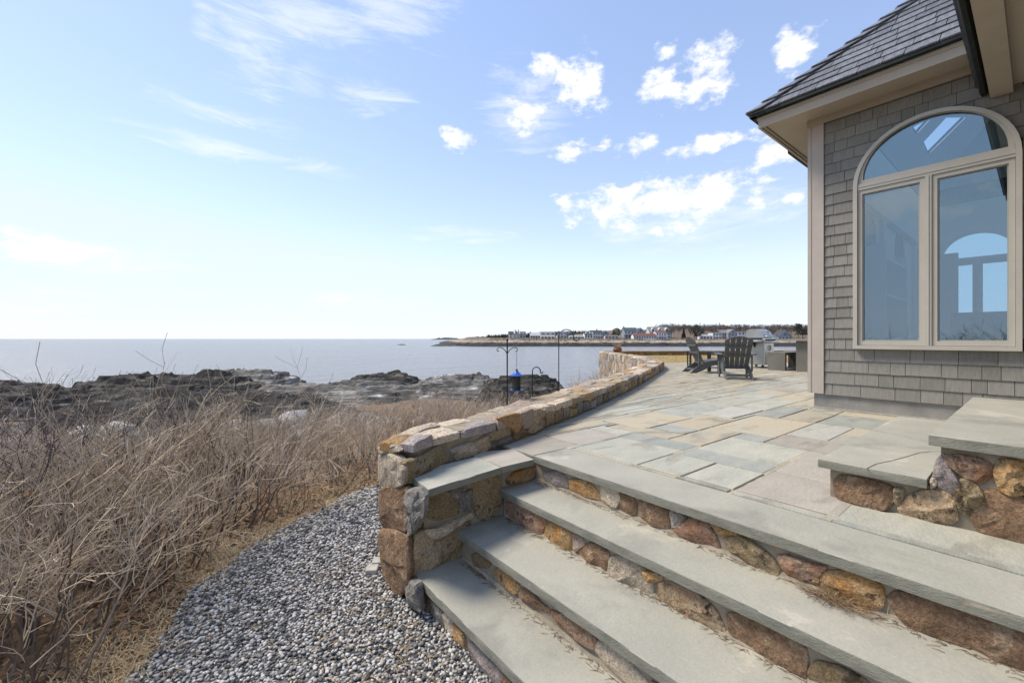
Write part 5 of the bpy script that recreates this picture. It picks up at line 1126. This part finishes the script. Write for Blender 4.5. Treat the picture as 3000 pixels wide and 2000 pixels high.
def litter():
    rg = random.Random(41); gr = MB(); lf = MB()
    for _ in range(24000):
        d = 1.2 + 5.6 * rg.random() ** 1.0; x = edge_x(d) + .06 + (rg.random() < .16) * rg.random() * .32 - abs(rg.gauss(0, .27)) if d < 6.1 else -1 + rg.gauss(0, .4)
        p = W(x, d, ground_h(x, d) - .02); pt_ = noise.noise(Vector((x * 1.6, d * 1.6, 9)))
        if pt_ < -.05 and rg.random() < .75: continue
        l = rg.uniform(.04, .15); a = rg.random() * 6.28; v = Vector((math.cos(a), math.sin(a), 0)); s_ = Vector((-v.y, v.x, 0)) * rg.uniform(.0015, .003); k = rg.uniform(.15, .9)
        m1 = p + v * l * .5 + Vector((0, 0, l * k * .55)); e = p + v * l + Vector((0, 0, l * k * .5 * rg.uniform(.2, 1.2)))
        gr.add([p - s_, p + s_, m1 + s_ * .8, m1 - s_ * .8, e], [(0, 1, 2, 3), (3, 2, 4)])
    tag(obj('dry_grass', gr, mat('dry_grass', (.6, .46, .27), (.46, .34, .19), scale=1.5, rough=.9, island=.3), center=False), 'dry straw coloured grass along the edge of the gravel path', 'grass', kind='stuff')
    for _ in range(5500):
        d = 1.2 + 7 * rg.random(); x = (edge_x(d) if d < 6.1 else -1) + .05 + (rg.random() < .1) * rg.random() * .6 - abs(rg.gauss(0, .7)); p = W(x, d, ground_h(x, d) - .015 + rg.uniform(0, .03)); s = rg.uniform(.012, .035)
        q = Matrix.Rotation(rg.random() * 6.28, 3, 'Z') @ Matrix.Rotation(rg.gauss(0, .5), 3, 'X')
        lf.add([p + q @ Vector(w) * s for w in ((-1, 0, 0), (-.2, .55, .12), (1, 0, .1), (-.1, -.5, .15))], [(0, 3, 2), (0, 2, 1)])
    tag(obj('leaf_litter', lf, mat('leaf_brown', (.29, .16, .08), (.22, .14, .085), scale=2, rough=.85, island=.45), center=False), 'fallen russet leaves under the bare shrubs', 'leaves', kind='stuff')
    nd = MB()
    for _ in range(800):
        d = rg.uniform(1.4, 4.2); x = rg.uniform(-1.9, .4) if rg.random() < .35 else rg.gauss(-.35, .35) * 1.0
        p = W(x, d, -.778)
        if x < edge_x(d) or (p.x > XN[3] - .02 and p.y < 2.6) or p.x > 1.1: continue
        a = rg.random() * 6.28
        for f in range(2):
            a2 = a + rg.uniform(-.25, .25); l = rg.uniform(.05, .1); v = Vector((math.cos(a2), math.sin(a2), 0)); bnd = Vector((-v.y, v.x, 0)) * rg.uniform(-.25, .25) * l
            nd.tube([p, p + v * l * .5 + bnd * .6 + Vector((0, 0, .006)), p + v * l + bnd * 1.6 + Vector((0, 0, rg.uniform(-.002, .01)))], [.0012, .0011, .0006], 3, False)
    tag(obj('pine_needles', nd, mat('needle_tan', (.5, .36, .2), (.38, .25, .13), scale=9, rough=.8, island=.3), center=False), 'scattered tan pine needles lying on the gravel', 'needles', kind='stuff')
    db = MB()
    for i in range(1500):
        k = rg.randrange(3); y = YC - .05 - 3.2 * rg.random() ** 1.3; x = XN[k] + .035 - abs(rg.gauss(0, .022)); p = Vector((x, y, ZT[k + 1] + .002)); a = rg.gauss(1.57, .7); l = rg.uniform(.008, .05); v = Vector((math.cos(a), math.sin(a), 0)) * l
        q = p + v; q.x = min(q.x, XN[k] + .04); db.tube([p, p.lerp(q, .5) + Vector((0, 0, .003)), q], [.0011, .0012, .0006], 3, False)
    tag(obj('step_debris', db, mat('debris_brown', (.3, .2, .11), (.16, .1, .06), scale=30, rough=.95, island=.4), center=False), 'fine brown needles and grit gathered along the foot of the step risers', 'debris', kind='stuff')
    # a few rose hips and withered flower heads in the thicket
    for i in range(26):
        d = rg.uniform(2.2, 7); x = edge_x(d) - rg.uniform(.3, 2.2 + .3 * d) if d < 6.1 else -1.5 - rg.random() * 5; p = W(x, d, ground_h(x, d) + rg.uniform(.45, .95)); s = rg.uniform(.008, .016)
        mb = MB(); rr = random.Random(i)
        for _ in range(9):
            q = Vector((rr.gauss(0, 1), rr.gauss(0, 1), rr.gauss(0, 1))).normalized() * s; w = q.orthogonal().normalized() * s * .6; mb.add([p, p + q + w, p + q * 1.5, p + q - w], [(0, 1, 2, 3)])
        tag(obj('seed_head', mb, mat('withered_head', (.35, .16, .05), (.22, .1, .04), scale=40, rough=.9)), 'withered orange brown seed head caught among the bare twigs', 'seed head', 'withered seed heads in the thicket')
litter()
# ================================================================ FAR SHORE
def far_h(x, d):
    ds = 316 + 10 * noise.noise(Vector((x * .02, 0, 3))) + max(0, -20 - x) * .55; t = d - ds
    hl = min(1, max(.12, (x - 10) / 70)); z = lerp_tab(t, [(-60, -9), (0, -5.1), (6, -4.0), (14, -2.6), (26, -.9), (40, .35), (70, .9)]) + hl * lerp_tab(t, [(0, 0), (70, .3), (110, 4.5), (160, 9), (330, 14)])
    if x < -28: z -= min(9, ((-28 - x) * .13) ** 1.6)
    k = min(1, max(0, (t + 4) / 8)) * (1 - min(1, max(0, (t - 34) / 12)))
    return z + k * (1.3 * fbm((x * .05, d * .14, 2)) + 1.2 * fbm((x * .2, d * .35, 7)))
def far_shore():
    m = bpy.data.materials.new('far_shore_rock'); m.use_nodes = True; nt = m.node_tree; L = nt.links.new; b = nt.nodes['Principled BSDF']; b.inputs['Roughness'].default_value = .95
    g = nt.nodes.new('ShaderNodeTexCoord'); sp = nt.nodes.new('ShaderNodeSeparateXYZ'); L(g.outputs['Object'], sp.inputs[0]); mp = nt.nodes.new('ShaderNodeMapping'); mp.inputs['Scale'].default_value = (1, 1, 2.5); L(g.outputs['Object'], mp.inputs[0])
    n = nt.nodes.new('ShaderNodeTexNoise'); n.inputs['Scale'].default_value = .25; n.inputs['Detail'].default_value = 8; L(mp.outputs[0], n.inputs['Vector'])
    ma = nt.nodes.new('ShaderNodeMath'); ma.operation = 'MULTIPLY_ADD'; L(n.outputs[0], ma.inputs[0]); ma.inputs[1].default_value = 3.6; L(sp.outputs[2], ma.inputs[2])
    mr = nt.nodes.new('ShaderNodeMapRange'); L(ma.outputs[0], mr.inputs[0]); mr.inputs[1].default_value = -4.5; mr.inputs[2].default_value = 4.5
    rp = nt.nodes.new('ShaderNodeValToRGB'); L(mr.outputs[0], rp.inputs[0]); e = rp.color_ramp.elements
    e[0].position = .36; e[0].color = (.022, .022, .021, 1); e[1].position = .455; e[1].color = (.075, .066, .053, 1)
    for p_, c_ in ((.52, (.38, .31, .235)), (.63, (.31, .245, .18)), (.71, (.2, .145, .09)), (.9, (.15, .11, .075))): q = e.new(p_); q.color = (*c_, 1)
    n2 = nt.nodes.new('ShaderNodeTexNoise'); n2.inputs['Scale'].default_value = .8; n2.inputs['Detail'].default_value = 6; L(mp.outputs[0], n2.inputs['Vector']); mm = nt.nodes.new('ShaderNodeMapRange'); L(n2.outputs[0], mm.inputs[0]); mm.inputs[1].default_value = .35; mm.inputs[2].default_value = .65; mm.inputs[3].default_value = .55; mm.inputs[4].default_value = 1.3
    h = nt.nodes.new('ShaderNodeHueSaturation'); L(rp.outputs[0], h.inputs['Color']); L(mm.outputs[0], h.inputs['Value']); L(h.outputs[0], b.inputs['Base Color'])
    mb = MB(); xs = [-95 + 1.6 * i for i in range(270)]; ds = [270 + 4 * i for i in range(10)] + [306 + 1.1 * i for i in range(58)] + [372 + 8 * i for i in range(40)]; nx = len(xs)
    for d in ds:
        for x in xs: mb.v.append(W(x * (d / 316 if d > 316 else 1), d, far_h(x, d)))
    mb.f = [(j * nx + i, j * nx + i + 1, (j + 1) * nx + i + 1, (j + 1) * nx + i) for j in range(len(ds) - 1) for i in range(nx - 1)]
    tag(obj('far_shore', mb, m, smooth=30, center=False), kind='structure')
    # outlying reef and islands
    mb = MB()
    def hump(px0, px1, yt, yb, d, dep, sd, mb):
        a, b_ = (px0 - 1500) / F * d, (px1 - 1500) / F * d; zt = at(0, yt, d).z; o = len(mb.v); nu, nv = 46, 8
        for j in range(nv + 1):
            for i in range(nu + 1):
                u, v = i / nu * 2 - 1, j / nv * 2 - 1; e = max(0, 1 - abs(u) ** 2.4) ** .7 * max(0, 1 - v * v) ** .6
                mb.v.append(W(a + (b_ - a) * i / nu, d + dep * v, SEA_Z - .5 + (zt - SEA_Z + .5) * e * (.75 + .35 * fbm((u * 4 + sd, v * 2, sd)) + .2 * fbm((u * 14 + sd, v * 5, sd)))))
        mb.f += [(o + j * (nu + 1) + i, o + j * (nu + 1) + i + 1, o + (j + 1) * (nu + 1) + i + 1, o + (j + 1) * (nu + 1) + i) for j in range(nv) for i in range(nu)]
    hump(1262, 1345, 1005, 1014, 345, 12, 1, mb); tag(obj('reef', mb, ROCKD, smooth=40), 'low dark reef running out from the point of the far shore', 'reef')
    mb = MB(); hump(1163, 1190, 1007, 1010, 400, 6, 5, mb); tag(obj('reef', mb, ROCKD, smooth=40), 'tiny dark rock standing alone off the reef', 'reef')
    IS = mat('island_trees_hazed', (.05, .06, .065), (.085, .09, .085), scale=.02, rough=1)  # distance haze put into the tree colour as blue-grey
    mb = MB(); hump(1270, 1350, 987.5, 992, 2600, 120, 2, mb); tag(obj('island', mb, IS, smooth=60), kind='structure')
    mb = MB(); hump(1350, 1470, 983.5, 992, 2300, 150, 3, mb); tag(obj('island', mb, IS, smooth=60), kind='structure')
    mb = MB(); hump(1310, 1500, 993.5, 996, 900, 40, 4, mb); tag(obj('island', mb, ROCKD, smooth=60), kind='structure')
far_shore()
HW_ = {k: plain('far_' + k, c, .8) for k, c in (('white', (.66, .67, .68)), ('pale', (.5, .52, .53)), ('grey', (.3, .32, .33)), ('blue', (.24, .29, .33)), ('brown', (.26, .22, .19)))}
RF_ = {k: plain('farroof_' + k, c, .85) for k, c in (('dark', (.055, .06, .068)), ('grey', (.2, .19, .18)), ('red', (.17, .075, .058)), ('slate', (.07, .09, .1)), ('pale', (.4, .41, .42)))}
FG = plain('far_window_glass', (.05, .07, .1), .15)
def far_house(px0, px1, yb, ye, yr, d, gable, wall, roof, label, cols=3, rows=2, chim=None, dorm=0, dep=9, porch=None, flat=False):
    k = d / F; x0, x1 = (px0 - 1500) * k, (px1 - 1500) * k; w = x1 - x0; z0 = min(HC - (yb - 992) * k, far_h(x0 / (d / 316), d) + 0.6) ; ze = HC - (ye - 992) * k; zr = HC - (yr - 992) * k
    loc = W((x0 + x1) / 2, d + dep / 2, z0); h = thing('house', label, 'house', tuple(loc), 'houses on the far shore')
    def Q(x, y, z): return W(x, d + y, z)
    wm = HW_[wall]; zb = z0 - 4
    gb = MB().prism([Q(x0, 0, zb), Q(x1, 0, zb), Q(x1, dep, zb), Q(x0, dep, zb)], (0, 0, ze - zb)); wl = obj('wall', gb, wm, h)
    ov = .35
    if flat: rf = obj('roof', MB().prism([Q(x0 - .2, -.2, ze), Q(x1 + .2, -.2, ze), Q(x1 + .2, dep, ze), Q(x0 - .2, dep, ze)], (0, 0, .3)), RF_[roof], h)
    elif gable:
        xm = (x0 + x1) / 2; obj('gable', MB().prism([Q(x0, 0, ze), Q(x1, 0, ze), Q(xm, 0, zr - .1)], W(0, dep)), wm, h); mb = MB(); sl = (zr - ze) / (w / 2)
        for s, xe in ((-1, x0 - ov), (1, x1 + ov)): mb.prism([Q(xm, -ov, zr), Q(xe, -ov, ze - ov * sl), Q(xe, -ov, ze - ov * sl + .3), Q(xm, -ov, zr + .3)], W(0, dep + 2 * ov))
        rf = obj('roof', mb, RF_[roof], h)
        mb = MB()
        for s, xe in ((-1, x0 - ov), (1, x1 + ov)): mb.prism([Q(xm, -ov - .06, zr - .25), Q(xe, -ov - .06, ze - ov * sl - .25), Q(xe, -ov - .06, ze - ov * sl + .05), Q(xm, -ov - .06, zr + .05)], W(0, .05))
        obj('barge_board', mb, HW_['white'], h)
    else:
        ym = dep / 2; mb = MB()
        for xx in (x0 + .01, x1 - .26): obj('gable', MB().prism([Q(xx, 0, ze), Q(xx, dep, ze), Q(xx, ym, zr - .1)], W(.25, 0)), wm, h)
        sl = (zr - ze) / ym
        for s, y in ((-1, -ov), (1, dep + ov)): mb.prism([Q(x0 - ov, ym, zr), Q(x0 - ov, y, ze - ov * sl), Q(x0 - ov, y, ze - ov * sl + .25), Q(x0 - ov, ym, zr + .25)], W(w + 2 * ov, 0))
        rf = obj('roof', mb, RF_[roof], h)
        for i in range(dorm):
            xc = x0 + w * (i + .5) / dorm; dw = min(1.5, w / dorm * .33); zd = ze + (zr - ze) * .12; obj('dormer', MB().prism([Q(xc - dw, .5, zd), Q(xc + dw, .5, zd), Q(xc + dw, .5, zd + (zr - ze) * .42), Q(xc, .5, zd + (zr - ze) * .78), Q(xc - dw, .5, zd + (zr - ze) * .42)], W(0, ym * .8)), wm, rf)
            obj('window', MB().prism([Q(xc - dw * .45, .44, zd + .25), Q(xc + dw * .45, .44, zd + .25), Q(xc + dw * .45, .44, zd + (zr - ze) * .42), Q(xc - dw * .45, .44, zd + (zr - ze) * .42)], W(0, .05)), FG, rf)
    for c in (chim or []): xc = x0 + w * c; obj('chimney', MB().prism([Q(xc - .45, dep / 2 - .4, ze), Q(xc + .45, dep / 2 - .4, ze), Q(xc + .45, dep / 2 + .4, ze), Q(xc - .45, dep / 2 + .4, ze)], (0, 0, zr - ze + 1.4)), HW_['brown'], rf)
    H = ze - z0
    for r in range(rows):
        for c in range(cols):
            xc = x0 + w * (c + .5) / cols; ww = min(.8, w / cols * .3); za = z0 + H * (r + .28) / rows; zb_ = z0 + H * (r + .8) / rows
            f = obj('window', MB().prism([Q(xc - ww - .18, -.05, za - .15), Q(xc + ww + .18, -.05, za - .15), Q(xc + ww + .18, -.05, zb_ + .15), Q(xc - ww - .18, -.05, zb_ + .15)], W(0, .045)), HW_['white'], h)
            obj('pane', MB().prism([Q(xc - ww, -.08, za), Q(xc + ww, -.08, za), Q(xc + ww, -.08, zb_), Q(xc - ww, -.08, zb_)], W(0, .028)), FG, f)
    if gable and not flat:
        zc = ze + (zr - ze) * .25; obj('window', MB().prism([Q(xm - .6, -.06, zc - .5), Q(xm + .6, -.06, zc - .5), Q(xm + .6, -.06, zc + .7), Q(xm - .6, -.06, zc + .7)], W(0, .05)), FG, h)
    if porch:
        p0, p1, pz = porch; a, b = (p0 - 1500) * k, (p1 - 1500) * k; zp = HC - (pz - 992) * k; pr = obj('porch', MB().prism([Q(a, -3, zp), Q(b, -3, zp), Q(b, -.02, zp), Q(a, -.02, zp)], (0, 0, .4)), HW_['white'], h); n = max(3, int((b - a) / 2.4))
        obj('porch_deck', MB().prism([Q(a, -3, z0 - 1), Q(b, -3, z0 - 1), Q(b, -.03, z0 - 1), Q(a, -.03, z0 - 1)], (0, 0, 1.2)), HW_['grey'], h)
        for i in range(n + 1): xx = a + .1 + (b - a - .3) * i / n; obj('post', MB().prism([Q(xx, -2.95, z0 + .2), Q(xx + .22, -2.95, z0 + .2), Q(xx + .22, -2.73, z0 + .2), Q(xx, -2.73, z0 + .2)], (0, 0, zp - z0 - .2)), HW_['white'], pr)
    return h
def X1(v): return 1250 + v * .2551
def Y1(v): return 930 + v * .2551
def X2(v): return 1780 + v * .2636
def Y2(v): return 930 + v * .2636
def H1(a, b, yb, ye, yr, d, *r, **k): return far_house(X1(a), X1(b), Y1(yb), Y1(ye), Y1(yr), d, *r, **k)
def H2(a, b, yb, ye, yr, d, *r, **k): return far_house(X2(a), X2(b), Y2(yb), Y2(ye), Y2(yr), d, *r, **k)
H1(940, 996, 236, 187, 160, 392, False, 'white', 'dark', 'plain white house with a dark roof, last house towards the open sea', cols=1)
H1(996, 1068, 240, 196, 156, 384, True, 'pale', 'grey', 'pale gabled house with two brown chimneys next to the plain white one', cols=2, chim=(.3, .8))
H1(1070, 1136, 238, 205, 160, 388, False, 'pale', 'grey', 'low pale house with a long grey roof and dormers', cols=2, rows=1, dorm=2)
H1(1190, 1306, 240, 208, 176, 396, False, 'pale', 'pale', 'pale grey cottage with a broad white end chimney', cols=4, rows=1, chim=(.04,))
H1(1306, 1476, 244, 200, 164, 398, False, 'pale', 'grey', 'long pale shingled house with three small dormers', cols=6, rows=1, dorm=3)
H1(1310, 1470, 252, 214, 206, 378, False, 'white', 'pale', 'long low white garage building in front of the dormered house', cols=4, rows=1, dep=6)
H1(1500, 1606, 244, 200, 160, 384, True, 'pale', 'dark', 'pale front gabled house with a steep dark roof', cols=3, rows=1)
H1(1606, 1690, 235, 196, 162, 400, False, 'blue', 'dark', 'blue grey house with a dark roof behind the steep gable', cols=3, dorm=1)
H1(1640, 1802, 242, 218, 210, 376, False, 'white', 'pale', 'long low white annex with dark window openings', cols=5, rows=1, dep=6)
H1(1815, 1906, 240, 196, 162, 372, False, 'white', 'dark', 'white cape house with a dark roof and two arched dormers', cols=3, rows=1, dorm=2, chim=(.85,))
H1(1910, 2020, 240, 172, 148, 370, False, 'pale', 'dark', 'two storey pale house under a dark roof with a chimney', cols=4, chim=(.5,))
H1(2022, 2096, 236, 184, 152, 374, True, 'blue', 'dark', 'shingled front gabled house beside the two storey pale house', cols=2)
H1(2050, 2200, 245, 212, 205, 362, False, 'pale', 'grey', 'row of low pale sheds at the foot of the gabled house', cols=4, rows=1, dep=6)
H2(186, 330, 228, 150, 113, 366, False, 'blue', 'slate', 'large blue grey house with a long white porch', cols=4, chim=(.06,), porch=(X2(150), X2(292), Y2(186)))
H2(322, 416, 228, 158, 117, 362, True, 'blue', 'slate', 'blue grey gabled wing with white barge boards beside the porch', cols=3)
H2(470, 700, 222, 168, 104, 376, False, 'pale', 'grey', 'tall pale house with a big grey roof and three dormers', cols=6, dorm=3, dep=12)
H2(290, 540, 242, 205, 178, 346, False, 'white', 'red', 'long low white house under a dull red roof', cols=9, rows=1, dep=8)
H2(541, 652, 244, 170, 145, 348, False, 'white', 'red', 'two storey white house under a dull red roof with a balcony', cols=4, porch=(X2(545), X2(650), Y2(206)))
H2(1030, 1168, 246, 205, 194, 352, False, 'white', 'pale', 'flat topped white cottage beside the tall evergreen', cols=4, rows=1, dep=7)
H2(1170, 1266, 240, 172, 160, 362, False, 'white', 'pale', 'square white two storey house with a balcony', cols=3, flat=True)
H2(1252, 1345, 238, 172, 138, 378, False, 'grey', 'grey', 'grey shingled house next to the square white one', cols=4)
H2(1340, 1446, 240, 172, 132, 374, True, 'grey', 'grey', 'grey shingled front gabled house with white trim', cols=3)
H2(1450, 1526, 238, 160, 148, 380, False, 'white', 'grey', 'white box shaped house half hidden by the barbecue', cols=2, flat=True)
H2(1898, 2050, 252, 205, 140, 352, True, 'blue', 'dark', 'blue grey house with a steep white edged gable by itself near the pine', cols=4, rows=1, chim=(.45,))
def far_trees():
    BK = mat('far_bark', (.17, .135, .115), (.12, .1, .09), scale=1, rough=.95, island=.3); EV = mat('far_evergreen', (.03, .042, .026), (.05, .06, .036), scale=1, rough=.95, island=.4)
    def bare(seed, h=13):
        rg = random.Random(seed); mb = MB()
        def br(p, d, l, r, lev):
            n = 3; pts = [p]
            for k in range(n): d = (d + Vector((rg.gauss(0, .13), rg.gauss(0, .13), .03))).normalized(); pts.append(pts[-1] + d * l / n)
            mb.tube(pts, [r * (1 - .55 * k / n) for k in range(n + 1)], 3, False)
            if lev < 4:
                for _ in range((5, 4, 4, 3)[lev]):
                    f = rg.uniform(.35, 1); k = min(n - 1, int(f * n)); q = pts[k].lerp(pts[k + 1], f * n - k); o = Matrix.Rotation(rg.random() * 6.28, 3, d) @ d.orthogonal().normalized()
                    br(q, (d + o * rg.uniform(.5, 1.1)).normalized(), l * rg.uniform(.45, .7), max(.06, r * .5), lev + 1)
        br(Vector((0, 0, -1)), Vector((0, 0, 1)), h * .55, .28, 0); me = bpy.data.meshes.new('bare_tree'); me.from_pydata([tuple(v) for v in mb.v], [], mb.f); me.materials.append(BK); return me
    vs = [bare(s) for s in range(4)]; rg = random.Random(77); n = 0
    for layer, (dd, cnt) in enumerate(((392, 26), (430, 34), (480, 36))):
        for i in range(cnt):
            px = 1965 + (2420 - 1965) * (i + rg.random()) / cnt if layer else rg.choice((rg.uniform(1925, 1975), rg.uniform(2010, 2100), rg.uniform(2200, 2400), rg.uniform(2260, 2400)))
            d = dd + rg.uniform(-14, 14); x = (px - 1500) / F * d; z = far_h(x / (d / 316), d); top = HC + (992 - rg.uniform(943, 956)) / F * d; s = max(.5, (top - z) / 12.5); s = min(s, 1.5)
            o = link('bare_tree', rg.choice(vs), None, None, W(x, d, z)); o.scale = (s * 1.1, s * 1.1, s); o.rotation_euler = (0, 0, rg.random() * 6.28); tag(o, 'leafless grey brown tree in the wood behind the far houses', 'tree', 'leafless trees behind the far houses'); n += 1
    for px, d, s, lb in ((1935, 400, 1.0, 'round topped leafless tree directly behind the tall dormered house'), (1790, 385, .5, 'small leafless tree between the pale gable and the porch house')):
        x = (px - 1500) / F * d; o = link('bare_tree', vs[1], None, None, W(x, d, far_h(x / (d / 316), d))); o.scale = (s, s, s); tag(o, lb, 'tree')
    def ever(px, yb, yt, d, wpx, label, kind, seed):
        rg = random.Random(seed); x = (px - 1500) / F * d; zb = min(at(0, yb, d).z, far_h(x / (d / 316), d)); zt = at(0, yt, d).z; H = zt - zb; w = wpx / F * d / 2; c = W(x, d, zb); t = thing('evergreen_tree', label, 'tree', tuple(c))
        obj('trunk', MB().tube([c + Vector((0, 0, -.5)), c + Vector((.1, 0, H * .5)), c + Vector((0, .1, H * .92))], [.35, .22, .05], 6), BK, t); mb = MB()
        for _ in range(900):
            f = rg.random(); a = rg.random() * 6.28
            if kind == 'cone': r = w * (1 - f) * (.55 + .45 * rg.random()); z = H * (.08 + .9 * f)
            elif kind == 'round': r = w * math.sqrt(max(0, 1 - (2 * f - 1) ** 2)) * (.5 + .5 * rg.random()) * (1 + .25 * math.sin(3 * a + f * 9)); z = H * (.22 + .78 * f)
            else: lay = rg.choice((.5, .62, .76, .9)); r = w * (1.15 - lay * .55) * rg.random() ** .5 * (1 + .3 * math.sin(2 * a + lay * 20)); z = H * (lay + rg.gauss(0, .03))
            p = c + Vector((math.cos(a) * r, math.sin(a) * r, z)); s = rg.uniform(.25, .6); u = Vector((rg.gauss(0, 1), rg.gauss(0, 1), rg.gauss(0, .5))).normalized() * s; v = Vector((rg.gauss(0, 1), rg.gauss(0, 1), rg.gauss(0, .4))).normalized() * s
            mb.add([p - u, p + v, p + u, p - v], [(0, 1, 2, 3)])
        obj('crown', mb, EV, t)
    ever(X2(992), Y2(246), Y2(84), 350, 36, 'tall dense evergreen beside the flat topped white cottage', 'round', 1); ever(X2(846), Y2(215), Y2(124), 365, 14, 'small dark pointed conifer left of the dense evergreen', 'cone', 2)
    ever(X2(2165), Y2(235), Y2(125), 342, 40, 'spreading flat topped pine next to the lone steep gable', 'flat', 3); ever(X2(2120), Y2(200), Y2(62), 372, 24, 'loose tall pine behind the flat topped one', 'flat', 4); ever(X2(100), Y2(205), Y2(118), 380, 26, 'dark rounded evergreen next to the porch house', 'round', 5)
    # evergreen wood on the far hill, one dark mass
    mb = MB()
    for _ in range(800):
        px = rg.uniform(1425, 1960); f = (px - 1425) / 535; d = rg.uniform(560, 640); yt = 983 - 13 * min(1, f * 2.2) + rg.uniform(-2, 2.2) ; p = at(px, 990, d); h = at(px, yt, d).z - SEA_Z; p.z = SEA_Z + 1; w = rg.uniform(1.5, 2.8)
        for k in range(3):
            z0 = p.z + h * (.1 + .26 * k); z1 = p.z + h * (.55 + .225 * k); ww = w * (1 - .25 * k); o = rg.random(); mb.add([(p.x + ww * math.cos(o + a), p.y + ww * math.sin(o + a), z0) for a in (0, 1.26, 2.51, 3.77, 5.03)] + [(p.x, p.y, z1)], [(i, (i + 1) % 5, 5) for i in range(5)])
    tag(obj('evergreen_wood', mb, EV, center=False), 'dark evergreen wood along the crest behind the shore houses', 'wood', kind='stuff')
    mb = MB()
    for _ in range(330):
        px = rg.uniform(1930, 2430); d = rg.uniform(440, 540); x = (px - 1500) / F * d; z = far_h(x / (d / 316), d); top = at(px, rg.uniform(948, 962), d).z; H = max(4, top - z); c = W(x, d, z); w = rg.uniform(2.5, 4.5)
        mb.tube([c, c + Vector((0, 0, H * .7))], [.22, .08], 3, False)
        for k in range(46):
            a = rg.random() * 6.28; f = rg.uniform(.25, .95); b0 = c + Vector((0, 0, H * f * .75)); r = w * math.sqrt(max(.02, 1 - (f * 1.7 - .85) ** 2)) * rg.uniform(.4, 1); e = c + Vector((math.cos(a) * r, math.sin(a) * r, H * min(1, f + rg.uniform(.02, .2)))); mb.tube([b0.lerp(e, .3), e], [.1, .045], 3, False)
    tag(obj('bare_wood', mb, BK, center=False), 'dense grey brown leafless wood on the rise behind the far houses', 'wood', kind='stuff')
    # scrub at the feet of the houses
    mb = MB()
    for _ in range(900):
        px = rg.uniform(1440, 2400); d = rg.uniform(340, 372); x = (px - 1500) / F * d; c = W(x, d, far_h(x / (d / 316), d)); s = rg.uniform(.3, 1.0)
        for k in range(5): u = Vector((rg.gauss(0, 1), rg.gauss(0, 1), abs(rg.gauss(0, .8)))) * s * .8; mb.tube([c + u * .1, c + u + Vector((0, 0, s))], [.09, .03], 3, False)
    tag(obj('far_scrub', mb, mat('scrub_brown', (.24, .16, .095), (.17, .12, .08), scale=.3, rough=.95, island=.35), center=False), 'brown winter scrub along the top of the far shore', 'scrub', kind='stuff')
far_trees()
